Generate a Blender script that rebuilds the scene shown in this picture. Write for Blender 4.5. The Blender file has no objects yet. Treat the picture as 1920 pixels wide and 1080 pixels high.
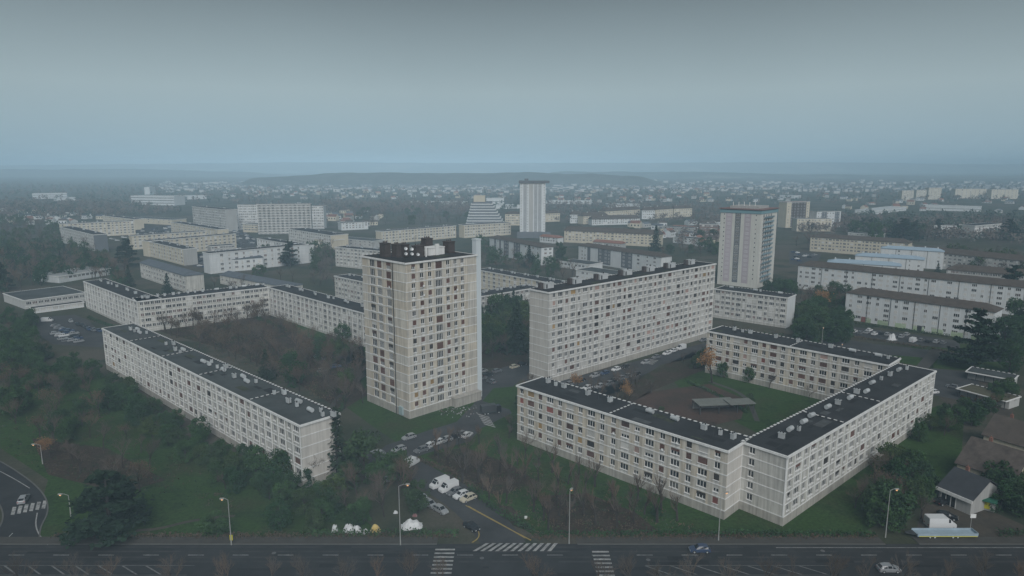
import bpy, math, random
from mathutils import Vector, Matrix, noise as mnoise

R = math.radians
sc = bpy.context.scene
COL = sc.collection
rng = random.Random(7)

# ------------------------------------------------------------------ camera
CAM_H = 77.0
FOC = 1280.0                       # focal length in pixels of a 1920 px wide frame
PITCH = math.atan(230 / 1280.0)
cam_d = bpy.data.cameras.new('camera'); cam = bpy.data.objects.new('camera', cam_d); COL.objects.link(cam)
cam.location = (0, 0, CAM_H); cam.rotation_euler = (R(90) - PITCH, 0, 0)
cam_d.sensor_width = 36.0; cam_d.lens = 24.0; cam_d.clip_start = 1.0; cam_d.clip_end = 40000.0
sc.camera = cam

# ------------------------------------------------------------------ sky, sun, exposure
SUN_EL, SUN_ROT = R(40), R(171)
w = bpy.data.worlds.new('World'); sc.world = w; w.use_nodes = True
nt = w.node_tree; nt.nodes.clear()
def N(t, typ, **k):
    n = t.nodes.new(typ)
    for a, v in k.items(): setattr(n, a, v)
    return n
out = N(nt, 'ShaderNodeOutputWorld'); bg = N(nt, 'ShaderNodeBackground'); bg.inputs['Strength'].default_value = 0.1
sky = N(nt, 'ShaderNodeTexSky', sky_type='NISHITA', sun_disc=False, sun_elevation=SUN_EL, sun_rotation=SUN_ROT, dust_density=4.0)
geo = N(nt, 'ShaderNodeTexCoord'); sep = N(nt, 'ShaderNodeSeparateXYZ'); ramp = N(nt, 'ShaderNodeValToRGB')
mix = N(nt, 'ShaderNodeMixRGB'); mix.inputs[0].default_value = 0.94
scl = N(nt, 'ShaderNodeMixRGB', blend_type='MULTIPLY'); scl.inputs[0].default_value = 1.0
k = 10.0
scl.inputs[2].default_value = (k, k, k, 1)
e = ramp.color_ramp.elements                   # overcast cloud layer: paler towards the horizon
e[0].position = 0.0; e[0].color = (0.208, 0.298, 0.352, 1)
e[1].position = 0.26; e[1].color = (0.074, 0.092, 0.096, 1)
m_ = e.new(0.10); m_.color = (0.235, 0.295, 0.315, 1)
cn = N(nt, 'ShaderNodeTexNoise'); cn.inputs['Scale'].default_value = 3.0; cn.inputs['Detail'].default_value = 4.0
cmr = N(nt, 'ShaderNodeMapRange'); cmr.inputs['To Min'].default_value = 0.93; cmr.inputs['To Max'].default_value = 1.07
cmul = N(nt, 'ShaderNodeMixRGB', blend_type='MULTIPLY'); cmul.inputs[0].default_value = 1.0
nt.links.new(geo.outputs['Generated'], sep.inputs[0]); nt.links.new(sep.outputs['Z'], ramp.inputs[0])
nt.links.new(geo.outputs['Generated'], cn.inputs['Vector']); nt.links.new(cn.outputs['Fac'], cmr.inputs['Value'])
nt.links.new(ramp.outputs[0], cmul.inputs[1]); nt.links.new(cmr.outputs[0], cmul.inputs[2])
nt.links.new(cmul.outputs[0], scl.inputs[1])
nt.links.new(sky.outputs[0], mix.inputs[1]); nt.links.new(scl.outputs[0], mix.inputs[2])
nt.links.new(mix.outputs[0], bg.inputs['Color']); nt.links.new(bg.outputs[0], out.inputs['Surface'])
sun_d = bpy.data.lights.new('sun', 'SUN'); sun = bpy.data.objects.new('sun', sun_d); COL.objects.link(sun)
sun_d.energy = 1.5; sun_d.angle = R(40); sun_d.color = (1.0, 0.992, 0.98)
sun.rotation_euler = (R(50), 0, R(9))          # from the camera's side, high, very soft
sc.view_settings.view_transform = 'Standard'; sc.view_settings.look = 'None'
sc.view_settings.exposure = 0.55; sc.view_settings.gamma = 1.0; sc.view_settings.use_curve_mapping = False
sc.cycles.volume_bounces = 3; sc.cycles.max_bounces = 7; sc.cycles.diffuse_bounces = 2; sc.cycles.glossy_bounces = 2
sc.cycles.transparent_max_bounces = 4; sc.cycles.transmission_bounces = 2
sc.cycles.use_denoising = True

# ------------------------------------------------------------------ survey: picture point -> place on a level
_c, _s = math.cos(PITCH), math.sin(PITCH)
def U(p, z=0.0):
    x = (p[0] - 960) / FOC; y = (540 - p[1]) / FOC
    t = (z - CAM_H) / (-_s + y * _c)
    return Vector((x * t, (_c + y * _s) * t, z))
def PX(v):
    Z = v[2] - CAM_H
    dep = v[1] * _c - Z * _s
    return (960 + FOC * v[0] / dep, 540 - FOC * (v[1] * _s + Z * _c) / dep)
def height_of(px, base, top):
    g = U((px, base)); lo, hi = 0.0, 76.0
    for _ in range(40):
        m = (lo + hi) / 2
        if PX((g.x, g.y, m))[1] > top: lo = m
        else: hi = m
    return m

# ------------------------------------------------------------------ materials
MATS = {}
def mat(name, col, rough=0.85, rand=0.0, nz=0.0, nscale=0.5, streak=0.0, spec=0.25, emit=0.0, metal=0.0, tints=None, bump=0.0, detail=4.0, hueshift=None):
    if name in MATS: return MATS[name]
    m = bpy.data.materials.new(name); m.use_nodes = True
    t = m.node_tree; b = t.nodes['Principled BSDF']
    b.inputs['Roughness'].default_value = rough; b.inputs['Specular IOR Level'].default_value = spec; b.inputs['Metallic'].default_value = metal
    L = t.links.new
    base = None
    if tints or rand:
        oi = N(t, 'ShaderNodeObjectInfo')
    if tints:
        cr = N(t, 'ShaderNodeValToRGB'); cr.color_ramp.interpolation = 'LINEAR'
        el = cr.color_ramp.elements
        el[0].color = (*tints[0], 1); el[1].color = (*tints[-1], 1)
        for i, c in enumerate(tints[1:-1]):
            q = el.new((i + 1) / (len(tints) - 1)); q.color = (*c, 1)
        L(oi.outputs['Random'], cr.inputs[0]); base = cr.outputs[0]
    def mul(src, val):
        q = N(t, 'ShaderNodeMixRGB', blend_type='MULTIPLY'); q.inputs[0].default_value = 1.0
        if src is None: q.inputs[1].default_value = (*col, 1)
        else: L(src, q.inputs[1])
        L(val, q.inputs[2]); return q.outputs[0]
    if rand:
        mr = N(t, 'ShaderNodeMapRange'); mr.inputs['To Min'].default_value = 1 - rand; mr.inputs['To Max'].default_value = 1 + rand
        if tints:                                           # decorrelate from the tint
            ma = N(t, 'ShaderNodeMath', operation='MULTIPLY'); ma.inputs[1].default_value = 17.3
            mf = N(t, 'ShaderNodeMath', operation='FRACT'); L(oi.outputs['Random'], ma.inputs[0]); L(ma.outputs[0], mf.inputs[0]); L(mf.outputs[0], mr.inputs['Value'])
        else: L(oi.outputs['Random'], mr.inputs['Value'])
        base = mul(base, mr.outputs[0])
    if nz or streak or bump:
        gp = N(t, 'ShaderNodeNewGeometry')
    if nz:
        n1 = N(t, 'ShaderNodeTexNoise'); n1.inputs['Scale'].default_value = nscale; n1.inputs['Detail'].default_value = detail; n1.inputs['Roughness'].default_value = 0.65
        L(gp.outputs['Position'], n1.inputs['Vector'])
        mr = N(t, 'ShaderNodeMapRange'); mr.inputs['From Min'].default_value = 0.25; mr.inputs['From Max'].default_value = 0.75
        mr.inputs['To Min'].default_value = 1 - nz; mr.inputs['To Max'].default_value = 1 + nz
        L(n1.outputs['Fac'], mr.inputs['Value']); base = mul(base, mr.outputs[0])
    if streak:
        mp = N(t, 'ShaderNodeMapping'); mp.inputs['Scale'].default_value = (1.6, 1.6, 0.09)
        n2 = N(t, 'ShaderNodeTexNoise'); n2.inputs['Scale'].default_value = 1.0; n2.inputs['Detail'].default_value = 5.0
        L(gp.outputs['Position'], mp.inputs['Vector']); L(mp.outputs[0], n2.inputs['Vector'])
        mr = N(t, 'ShaderNodeMapRange'); mr.inputs['From Min'].default_value = 0.35; mr.inputs['From Max'].default_value = 0.62
        mr.inputs['To Min'].default_value = 1 - streak; mr.inputs['To Max'].default_value = 1.03
        L(n2.outputs['Fac'], mr.inputs['Value']); base = mul(base, mr.outputs[0])
    if base is not None: L(base, b.inputs['Base Color'])
    else: b.inputs['Base Color'].default_value = (*col, 1)
    if bump:
        n3 = N(t, 'ShaderNodeTexNoise'); n3.inputs['Scale'].default_value = 2.0; n3.inputs['Detail'].default_value = 6.0
        L(gp.outputs['Position'], n3.inputs['Vector'])
        bp = N(t, 'ShaderNodeBump'); bp.inputs['Strength'].default_value = bump; bp.inputs['Distance'].default_value = 0.3
        L(n3.outputs['Fac'], bp.inputs['Height']); L(bp.outputs[0], b.inputs['Normal'])
    if emit:
        b.inputs['Emission Color'].default_value = (*col, 1); b.inputs['Emission Strength'].default_value = emit
    MATS[name] = m
    return m

def ground_mat(name, cols, scales, rough=0.95, fine=0.25):
    """earth, grass and leaf litter: three colours mixed by two noises plus fine grain"""
    m = bpy.data.materials.new(name); m.use_nodes = True
    t = m.node_tree; b = t.nodes['Principled BSDF']; L = t.links.new
    b.inputs['Roughness'].default_value = rough; b.inputs['Specular IOR Level'].default_value = 0.1
    gp = N(t, 'ShaderNodeNewGeometry'); prev = None
    for i, (s, lo, hi) in enumerate(scales):
        n1 = N(t, 'ShaderNodeTexNoise'); n1.inputs['Scale'].default_value = s; n1.inputs['Detail'].default_value = 6.0; n1.inputs['Roughness'].default_value = 0.62
        L(gp.outputs['Position'], n1.inputs['Vector'])
        mr = N(t, 'ShaderNodeMapRange', interpolation_type='SMOOTHSTEP'); mr.inputs['From Min'].default_value = lo; mr.inputs['From Max'].default_value = hi
        L(n1.outputs['Fac'], mr.inputs['Value'])
        mx = N(t, 'ShaderNodeMixRGB'); L(mr.outputs[0], mx.inputs[0])
        if prev is None: mx.inputs[1].default_value = (*cols[0], 1)
        else: L(prev, mx.inputs[1])
        mx.inputs[2].default_value = (*cols[i + 1], 1); prev = mx.outputs[0]
    n2 = N(t, 'ShaderNodeTexNoise'); n2.inputs['Scale'].default_value = 1.1; n2.inputs['Detail'].default_value = 8.0; n2.inputs['Roughness'].default_value = 0.75
    L(gp.outputs['Position'], n2.inputs['Vector'])
    mr = N(t, 'ShaderNodeMapRange'); mr.inputs['From Min'].default_value = 0.3; mr.inputs['From Max'].default_value = 0.7
    mr.inputs['To Min'].default_value = 1 - fine; mr.inputs['To Max'].default_value = 1 + fine; L(n2.outputs['Fac'], mr.inputs['Value'])
    q = N(t, 'ShaderNodeMixRGB', blend_type='MULTIPLY'); q.inputs[0].default_value = 1.0; L(prev, q.inputs[1]); L(mr.outputs[0], q.inputs[2])
    L(q.outputs[0], b.inputs['Base Color'])
    MATS[name] = m
    return m

CREAM = mat('concrete_panel', (0.4, 0.4, 0.4), tints=[(0.54, 0.475, 0.385), (0.57, 0.53, 0.46), (0.51, 0.485, 0.45), (0.60, 0.57, 0.51), (0.56, 0.50, 0.415), (0.54, 0.515, 0.475)], rand=0.06, nz=0.14, nscale=0.35, streak=0.26)
GREYP = mat('grey_concrete_panel', (0.4, 0.4, 0.4), tints=[(0.52, 0.51, 0.485), (0.57, 0.555, 0.53), (0.48, 0.47, 0.455), (0.55, 0.53, 0.50)], rand=0.06, nz=0.14, nscale=0.35, streak=0.28)
PALEP = mat('pale_concrete_panel', (0.5, 0.5, 0.5), tints=[(0.50, 0.49, 0.45), (0.54, 0.53, 0.50), (0.47, 0.46, 0.43)], rand=0.05, nz=0.14, nscale=0.35, streak=0.28)
ENDW = mat('end_wall_render', (0.56, 0.535, 0.50), nz=0.10, nscale=0.15, streak=0.14)
APRON = mat('painted_apron', (0.58, 0.57, 0.55), rand=0.16, nz=0.12, streak=0.35)
WHITE = mat('white_paint', (0.72, 0.72, 0.71), nz=0.07, nscale=0.6, streak=0.10)
FRAME = mat('window_frame_paint', (0.70, 0.70, 0.69), rand=0.12)
GLASS = mat('window_glass', (0.02, 0.02, 0.02), rough=0.12, spec=0.5, tints=[(0.012, 0.014, 0.017), (0.02, 0.022, 0.026), (0.014, 0.015, 0.02), (0.05, 0.052, 0.055), (0.012, 0.014, 0.017), (0.16, 0.16, 0.155), (0.025, 0.028, 0.034)])
SHUT = {
 'brown': mat('brown_shutter', (0.13, 0.07, 0.055), tints=[(0.13, 0.062, 0.05), (0.10, 0.055, 0.045), (0.16, 0.085, 0.07), (0.075, 0.045, 0.04)], rough=0.6),
 'red': mat('red_shutter', (0.24, 0.085, 0.07), rand=0.2, rough=0.6),
 'tan': mat('tan_shutter', (0.33, 0.22, 0.10), rand=0.25, rough=0.6),
 'dark': mat('dark_shutter', (0.045, 0.038, 0.036), rand=0.3, rough=0.6),
 'pale': mat('pale_shutter', (0.52, 0.51, 0.49), rand=0.15, rough=0.6),
 'rose': mat('faded_pink_shutter', (0.36, 0.25, 0.22), rand=0.2, rough=0.6)}
ROOF = mat('roof_felt', (0.032, 0.033, 0.036), nz=0.5, nscale=0.14, rough=0.85, detail=8)
ROOFG = mat('weathered_roof_felt', (0.060, 0.067, 0.068), nz=0.45, nscale=0.14, rough=0.85, detail=8)
PLINTH = mat('plinth_concrete', (0.40, 0.38, 0.345), nz=0.15, nscale=0.4, streak=0.25)
TILE = mat('brown_roof_tiles', (0.085, 0.070, 0.060), nz=0.25, nscale=0.4)
TILER = mat('red_roof_tiles', (0.20, 0.10, 0.075), rand=0.25, nz=0.2, nscale=0.4)
SLATE = mat('grey_slates', (0.10, 0.115, 0.135), rand=0.2, nz=0.2, nscale=0.4)
BLUER = mat('pale_blue_roof_sheet', (0.30, 0.39, 0.47), nz=0.1, nscale=0.2)
WHITEW = mat('white_render', (0.60, 0.62, 0.63), nz=0.07, nscale=0.1, streak=0.10)
CREAMW = mat('cream_render', (0.55, 0.50, 0.40), nz=0.07, nscale=0.1, streak=0.10)
GREYW = mat('grey_render', (0.42, 0.42, 0.41), rand=0.12, nz=0.07, nscale=0.1, streak=0.12)
SLATEW = mat('slate_grey_cladding', (0.13, 0.14, 0.155), nz=0.1, nscale=0.2)
PINKW = mat('mauve_panel', (0.42, 0.37, 0.40), rand=0.15)
CYAN = mat('turquoise_fascia', (0.20, 0.33, 0.37))
REDF = mat('oxide_red_fascia', (0.22, 0.15, 0.145))
GREENP = mat('pale_green_render', (0.36, 0.45, 0.30), rand=0.15)
ZINC = mat('galvanised_metal', (0.55, 0.57, 0.58), rough=0.45, metal=0.3, rand=0.12, nz=0.1)
BROWNM = mat('brown_chimney_brick', (0.075, 0.062, 0.06), nz=0.25, nscale=1.0)
DARKM = mat('dark_metal', (0.05, 0.053, 0.056), rough=0.5)
POLE = mat('galvanised_pole', (0.33, 0.33, 0.32), rough=0.5)
BARK = mat('bark', (0.045, 0.037, 0.032), rand=0.25, nz=0.2, nscale=1.5)
TWIG = mat('bare_twigs', (0.105, 0.082, 0.066), tints=[(0.095, 0.076, 0.063), (0.125, 0.092, 0.07), (0.105, 0.092, 0.08), (0.145, 0.098, 0.07)])
LEAFG = mat('evergreen_leaves', (0.03, 0.05, 0.028), tints=[(0.024, 0.062, 0.024), (0.044, 0.090, 0.030), (0.030, 0.062, 0.030), (0.056, 0.086, 0.028)], nz=0.6, nscale=0.35, spec=0.15)
NEEDLE = mat('conifer_needles', (0.022, 0.038, 0.030), tints=[(0.016, 0.034, 0.020), (0.022, 0.042, 0.024), (0.026, 0.040, 0.024)], nz=0.4, nscale=0.4, spec=0.1)
LEAFO = mat('autumn_leaves', (0.30, 0.14, 0.05), tints=[(0.26, 0.12, 0.05), (0.30, 0.17, 0.07), (0.22, 0.12, 0.06)], nz=0.4, nscale=0.6)
LEAFB = mat('withered_leaves', (0.15, 0.095, 0.055), tints=[(0.085, 0.066, 0.046), (0.12, 0.082, 0.054), (0.095, 0.078, 0.05)], nz=0.4, nscale=0.6)
WOODB = mat('woodland_twigs', (0.15, 0.125, 0.11), nz=0.45, nscale=0.05)
WOODG = mat('woodland_evergreen', (0.055, 0.08, 0.06), nz=0.45, nscale=0.05)
ASPH = mat('asphalt', (0.030, 0.031, 0.033), nz=0.4, nscale=0.13, rough=0.88, detail=8)
ASPHL = mat('worn_asphalt', (0.050, 0.051, 0.053), nz=0.4, nscale=0.13, rough=0.88, detail=8)
PAVE = mat('pavement_concrete', (0.062, 0.058, 0.052), nz=0.2, nscale=0.4, detail=8)
KERB = mat('kerb_stone', (0.11, 0.107, 0.10), nz=0.15)
PAINTW = mat('road_paint', (0.30, 0.30, 0.295), nz=0.65, nscale=0.9, detail=8)
PAINTD = mat('dimmed_road_paint', (0.15, 0.15, 0.148), nz=0.6, nscale=0.9, detail=8)  # worn hatching paint, darkened in colour to imitate dimming at the frame edge
PAINTY = mat('yellow_kerb_paint', (0.30, 0.225, 0.075), nz=0.25, nscale=1.2)
TYRE = mat('tyre_rubber', (0.02, 0.02, 0.02))
CARGL = mat('car_glass', (0.015, 0.017, 0.02), rough=0.08, spec=0.5)
LAMPL = mat('headlamp_glass', (0.6, 0.6, 0.58), rough=0.2)
SODIUM = mat('sodium_lamp_glass', (1.0, 0.52, 0.22), emit=0.5)
TARPW = mat('white_tarpaulin', (0.62, 0.63, 0.64), nz=0.15, nscale=1.0, rough=0.5)
TARPY = mat('yellow_tarpaulin', (0.50, 0.38, 0.14), nz=0.15, nscale=1.0, rough=0.5)
YELLOW = mat('yellow_sign_paint', (0.55, 0.50, 0.03))

# ------------------------------------------------------------------ mesh helpers
class MB:
    def __init__(self): self.v = []; self.f = []; self.m = []
    def face(self, pts, m=0):
        i = len(self.v); self.v += [tuple(p) for p in pts]; self.f.append(tuple(range(i, i + len(pts)))); self.m.append(m)
    def box(self, x0, x1, y0, y1, z0, z1, m=0, bottom=True):
        i = len(self.v)
        self.v += [(x0, y0, z0), (x1, y0, z0), (x1, y1, z0), (x0, y1, z0), (x0, y0, z1), (x1, y0, z1), (x1, y1, z1), (x0, y1, z1)]
        F = [(4, 5, 6, 7), (0, 1, 5, 4), (1, 2, 6, 5), (2, 3, 7, 6), (3, 0, 4, 7)]
        if bottom: F.append((3, 2, 1, 0))
        for q in F: self.f.append(tuple(i + a for a in q)); self.m.append(m)
    def prism(self, poly, z0, z1, m=0, mtop=None):
        n = len(poly); i = len(self.v)
        self.v += [(p[0], p[1], z0) for p in poly] + [(p[0], p[1], z1) for p in poly]
        for a in range(n):
            b = (a + 1) % n; self.f.append((i + a, i + b, i + n + b, i + n + a)); self.m.append(m)
        self.f.append(tuple(range(i + n, i + 2 * n))); self.m.append(m if mtop is None else mtop)
        self.f.append(tuple(range(i + n - 1, i - 1, -1))); self.m.append(m)
    def tube(self, a, b, r0, r1, n=5, m=0, cap=False):
        a = Vector(a); b = Vector(b); d = b - a
        if d.length < 1e-6: return
        d.normalize(); u = d.orthogonal().normalized(); v = d.cross(u); i = len(self.v)
        for p, r in ((a, r0), (b, r1)):
            for k in range(n):
                t = 2 * math.pi * k / n; self.v.append(tuple(p + u * (r * math.cos(t)) + v * (r * math.sin(t))))
        for k in range(n):
            j = (k + 1) % n; self.f.append((i + k, i + j, i + n + j, i + n + k)); self.m.append(m)
        if cap: self.f.append(tuple(i + n + k for k in range(n))); self.m.append(m)
    def mesh(self, name, mats):
        me = bpy.data.meshes.new(name); me.from_pydata(self.v, [], self.f)
        for q in (mats if isinstance(mats, (list, tuple)) else [mats]): me.materials.append(q)
        if any(self.m): me.polygons.foreach_set('material_index', self.m)
        me.update(); return me
def ob(name, me, parent=None, loc=(0, 0, 0), rz=0.0):
    o = bpy.data.objects.new(name, me); COL.objects.link(o)
    if parent is not None: o.parent = parent
    o.location = loc
    if rz: o.rotation_euler = (0, 0, rz)
    return o
def tag(o, label=None, cat=None, group=None, kind=None):
    if label: o['label'] = label
    if cat: o['category'] = cat
    if group: o['group'] = group
    if kind: o['kind'] = kind
    return o
def thing(name, label, cat, loc, rz=0.0, group=None):
    o = bpy.data.objects.new(name, None); COL.objects.link(o); o.empty_display_size = 0.5
    o.location = (loc[0], loc[1], loc[2] if len(loc) > 2 else 0.0); o.rotation_euler = (0, 0, rz)
    return tag(o, label, cat, group)
CACHE = {}
def cached(key, fn):
    if key not in CACHE: CACHE[key] = fn()
    return CACHE[key]
def copy_tree(o, parent=None):
    c = o.copy(); COL.objects.link(c)
    if parent is not None: c.parent = parent
    for ch in o.children: copy_tree(ch, c)
    return c
def inside(p, poly):
    x, y = p[0], p[1]; r = False; j = len(poly) - 1
    for i in range(len(poly)):
        xi, yi = poly[i][0], poly[i][1]; xj, yj = poly[j][0], poly[j][1]
        if (yi > y) != (yj > y) and x < (xj - xi) * (y - yi) / (yj - yi) + xi: r = not r
        j = i
    return r
# ------------------------------------------------------------------ ground, roads, markings
G_FAR = ground_mat('open_ground', [(0.050, 0.056, 0.034), (0.085, 0.076, 0.06), (0.036, 0.046, 0.03)], [(0.012, 0.42, 0.58), (0.03, 0.5, 0.62)])
G_LAWN = ground_mat('lawn_grass', [(0.032, 0.066, 0.016), (0.040, 0.052, 0.020), (0.022, 0.046, 0.013)], [(0.05, 0.48, 0.68), (0.16, 0.50, 0.66)], fine=0.45)
G_LITTER = ground_mat('leaf_litter', [(0.0475, 0.0343, 0.0251), (0.033, 0.037, 0.0185), (0.0594, 0.0436, 0.0317)], [(0.07, 0.46, 0.64), (0.2, 0.5, 0.66)], fine=0.5)
G_EARTH = ground_mat('bare_earth', [(0.0792, 0.0495, 0.0383), (0.0561, 0.0409, 0.0317)], [(0.12, 0.4, 0.65)], fine=0.2)
G_YARD = ground_mat('gravel_yard', [(0.0759, 0.0647, 0.0515), (0.0561, 0.0502, 0.0429)], [(0.15, 0.4, 0.65)], fine=0.2)
FIELDS = ground_mat('hazy_fields', [(0.05, 0.06, 0.04), (0.17, 0.16, 0.12), (0.035, 0.045, 0.035)], [(0.0022, 0.46, 0.60), (0.006, 0.5, 0.56)], fine=0.1)

def sheet_w(name, pts, z, m, kind='structure'):
    b = MB(); P = [Vector((p[0], p[1], z)) for p in pts]
    area = sum(P[i].x * P[(i + 1) % len(P)].y - P[(i + 1) % len(P)].x * P[i].y for i in range(len(P)))
    if area < 0: P.reverse()
    b.face(P); o = ob(name, b.mesh(name, m)); o['kind'] = kind
    return o
def sheet(name, px, z, m): return sheet_w(name, [U(p) for p in px], z, m)
def smooth(pts, it=2):
    for _ in range(it):
        q = [pts[0]]
        for a, b in zip(pts, pts[1:]): q += [a * 0.75 + b * 0.25, a * 0.25 + b * 0.75]
        q.append(pts[-1]); pts = q
    return pts
def offset(pts, d):
    r = []
    for i, p in enumerate(pts):
        t = (pts[min(i + 1, len(pts) - 1)] - pts[max(i - 1, 0)]).normalized()
        r.append(Vector((p.x - t.y * d, p.y + t.x * d, 0)))
    return r
def strip_mb(b, pts, o0, o1, z, m=0):
    A = offset(pts, o0); B = offset(pts, o1)
    for i in range(len(pts) - 1):
        b.face([(A[i].x, A[i].y, z), (B[i].x, B[i].y, z), (B[i + 1].x, B[i + 1].y, z), (A[i + 1].x, A[i + 1].y, z)][::-1] if o1 > o0 else
               [(A[i].x, A[i].y, z), (B[i].x, B[i].y, z), (B[i + 1].x, B[i + 1].y, z), (A[i + 1].x, A[i + 1].y, z)], m)
def strip(name, pts, width, z, m, sm=2):
    b = MB(); pts = smooth([Vector((p.x, p.y, 0)) for p in pts], sm); strip_mb(b, pts, -width / 2, width / 2, z)
    o = ob(name, b.mesh(name, m)); o['kind'] = 'structure'
    return pts
def kerb_line(name, pts, d, m=KERB, wd=0.3, h=0.13):
    A = offset(pts, d); B = offset(pts, d + wd); b = MB()
    for i in range(len(pts) - 1):
        q = [A[i], A[i + 1], B[i + 1], B[i]]
        ar = sum(q[k].x * q[(k + 1) % 4].y - q[(k + 1) % 4].x * q[k].y for k in range(4))
        if ar < 0: q.reverse()
        b.prism(q, 0.0, h)
    o = ob(name, b.mesh(name, m)); o['kind'] = 'structure'

gb = MB()
gb.face([(-9000, -400, 0), (9000, -400, 0), (9000, 13000, 0), (-9000, 13000, 0)])
o = ob('ground', gb.mesh('ground', G_FAR)); o['kind'] = 'structure'

Z1, Z2, Z3, Z4 = 0.02, 0.04, 0.06, 0.08
# grass and litter zones
sheet('lawn', [(560, 700), (690, 640), (900, 700), (1000, 730), (980, 790), (1365, 925), (1470, 945), (1730, 770), (1810, 745), (1800, 900), (1600, 1008), (1000, 1004), (700, 800)], Z1, G_LAWN)
sheet('lawn', [(0, 700), (190, 700), (330, 830), (560, 905), (640, 940), (720, 1004), (60, 1006), (90, 900), (0, 840)], Z1, G_LAWN)
sheet('lawn', [(470, 596), (520, 590), (680, 640), (690, 700), (640, 760), (590, 720), (480, 640)], Z1, G_LAWN)
sheet('lawn', [(1240, 690), (1330, 650), (1540, 720), (1560, 735), (1480, 800), (1420, 812), (1290, 745)], Z1, G_LAWN)
sheet('lawn', [(1480, 640), (1600, 650), (1750, 668), (1750, 690), (1500, 650)], Z1, G_LAWN)
sheet('lawn', [(1700, 640), (1900, 650), (1900, 700), (1740, 690)], Z1, G_LAWN)
sheet('leaf_litter', [(258, 610), (480, 572), (560, 620), (660, 690), (690, 740), (640, 770), (560, 720), (440, 660), (330, 630)], Z2, G_LITTER)
for q in ([(800, 855), (870, 838), (960, 872), (1010, 905), (930, 930), (880, 905)], [(1010, 930), (1100, 925), (1190, 960), (1240, 1001), (1040, 1003)], [(905, 945), (960, 950), (1000, 1000), (960, 985)]): sheet('leaf_litter', q, Z2, G_LITTER)
sheet('leaf_litter', [(1070, 742), (1180, 715), (1300, 660), (1330, 690), (1230, 730), (1160, 768)], Z2, G_LITTER)
sheet('leaf_litter', [(60, 822), (200, 840), (310, 900), (230, 926), (90, 890)], Z2, G_LITTER)
sheet('playground_earth', [(1160, 770), (1215, 735), (1330, 720), (1400, 750), (1390, 785), (1320, 802)], Z2, G_EARTH)
sheet('leaf_litter', [(880, 600), (990, 575), (990, 690), (895, 690)], Z2, G_LITTER)

# avenue along the bottom of the picture, two carriageways and a painted median
AV0, AV1 = 98.0, 129.4
sheet_w('avenue', [(-260, AV0), (260, AV0), (260, AV1), (-260, AV1)], Z3, ASPH)
b = MB(); b.box(-260, -15.5, AV1, AV1 + 2.6, 0, 0.14); b.box(13.5, 77.0, AV1, AV1 + 2.6, 0, 0.14); b.box(84, 260, AV1, AV1 + 2.6, 0, 0.14)
o = ob('pavement', b.mesh('pavement', PAVE)); o['kind'] = 'structure'
b = MB(); b.box(-260, -15.5, AV1 - 0.3, AV1, 0, 0.15); b.box(13.5, 77.0, AV1 - 0.3, AV1, 0, 0.15); b.box(84, 260, AV1 - 0.3, AV1, 0, 0.15)
o = ob('kerb', b.mesh('kerb', KERB)); o['kind'] = 'structure'
b = MB()
def dash(x0, x1, y, wd=0.16): b.face([(x0, y, Z4), (x1, y, Z4), (x1, y + wd, Z4), (x0, y + wd, Z4)])
def para(x0, x1, y0, y1, sh): b.face([(x0, y0, Z4), (x1, y0, Z4), (x1 + sh, y1, Z4), (x0 + sh, y1, Z4)])
for x in range(-110, 112, 9): dash(x, x + 3.2, 125.2)
for x in range(-110, 112, 9):
    if not 6 < x < 40: dash(x, x + 3.2, 115.2)
dash(54, 130, 127.9, 0.14)
for k in range(9): dash(-15.6, -11.6, 116.2 + k * 1.35 if k < 9 else 0, 0.55)
for k in range(9): dash(16.2, 19.6, 115.4 + k * 1.35, 0.55)
o = ob('road_markings', b.mesh('road_markings', PAINTW)); o['kind'] = 'structure'

ASPHD = mat('fresh_asphalt_patch', (0.019, 0.019, 0.021), nz=0.3, nscale=0.5, detail=8); ASPHT = mat('worn_wheel_track', (0.038, 0.038, 0.039), nz=0.5, nscale=0.25, detail=8)
b = MB(); rp = random.Random(4)
for y in (126.6, 128.2, 123.0, 124.5, 116.4, 114.8):
    x = -130.0
    while x < 130: q = rp.uniform(6, 30); b.face([(x, y - 0.3, Z3 + .006), (x + q, y - 0.3, Z3 + .006), (x + q, y + 0.3, Z3 + .006), (x, y + 0.3, Z3 + .006)]); x += q + rp.uniform(0, 7)
o = ob('wheel_tracks', b.mesh('wheel_tracks', ASPHT)); o['kind'] = 'structure'
b = MB()
for _ in range(26):
    x, y, q, r_ = rp.uniform(-100, 100), rp.uniform(112, 128.5), rp.uniform(1.0, 9), rp.uniform(0.6, 1.6); b.face([(x, y, Z3 + .012), (x + q, y, Z3 + .012), (x + q, min(y + r_, 129.2), Z3 + .012), (x, min(y + r_, 129.2), Z3 + .012)])
o = ob('road_patches', b.mesh('road_patches', ASPHD)); o['kind'] = 'structure'
mh = MB(); mh.prism([(0.45 * math.cos(k * 0.524), 0.45 * math.sin(k * 0.524)) for k in range(12)], 0, 0.01)
mm = mh.mesh('manhole_cover', mat('cast_iron', (0.10, 0.10, 0.10), rough=0.5))
for k, (x, y) in enumerate(((-48, 126.0), (-6, 124.2), (27, 123.6), (63, 126.8))):
    o = ob('manhole_cover', mm, None, (x, y, Z3 + .02)); tag(o, f"{('leftmost', 'second', 'third', 'rightmost')[k]} round iron manhole cover on the avenue, counted from the left", 'manhole', 'manhole covers on the avenue', 'thing')
b = MB()
dash(-118, -62, 121.6, 0.12); dash(26, 62, 121.6, 0.12); dash(-118, -62, 118.4, 0.12); dash(26, 62, 118.4, 0.12)
for i in range(7): para(30 + i * 5.0, 30.5 + i * 5.0, 118.7, 121.5, -4.2)
for i in range(12): para(-118 + i * 4.6, -117.5 + i * 4.6, 118.7, 121.5, -4.2)
o = ob('road_markings', b.mesh('road_markings', PAINTD)); o['kind'] = 'structure'
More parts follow.
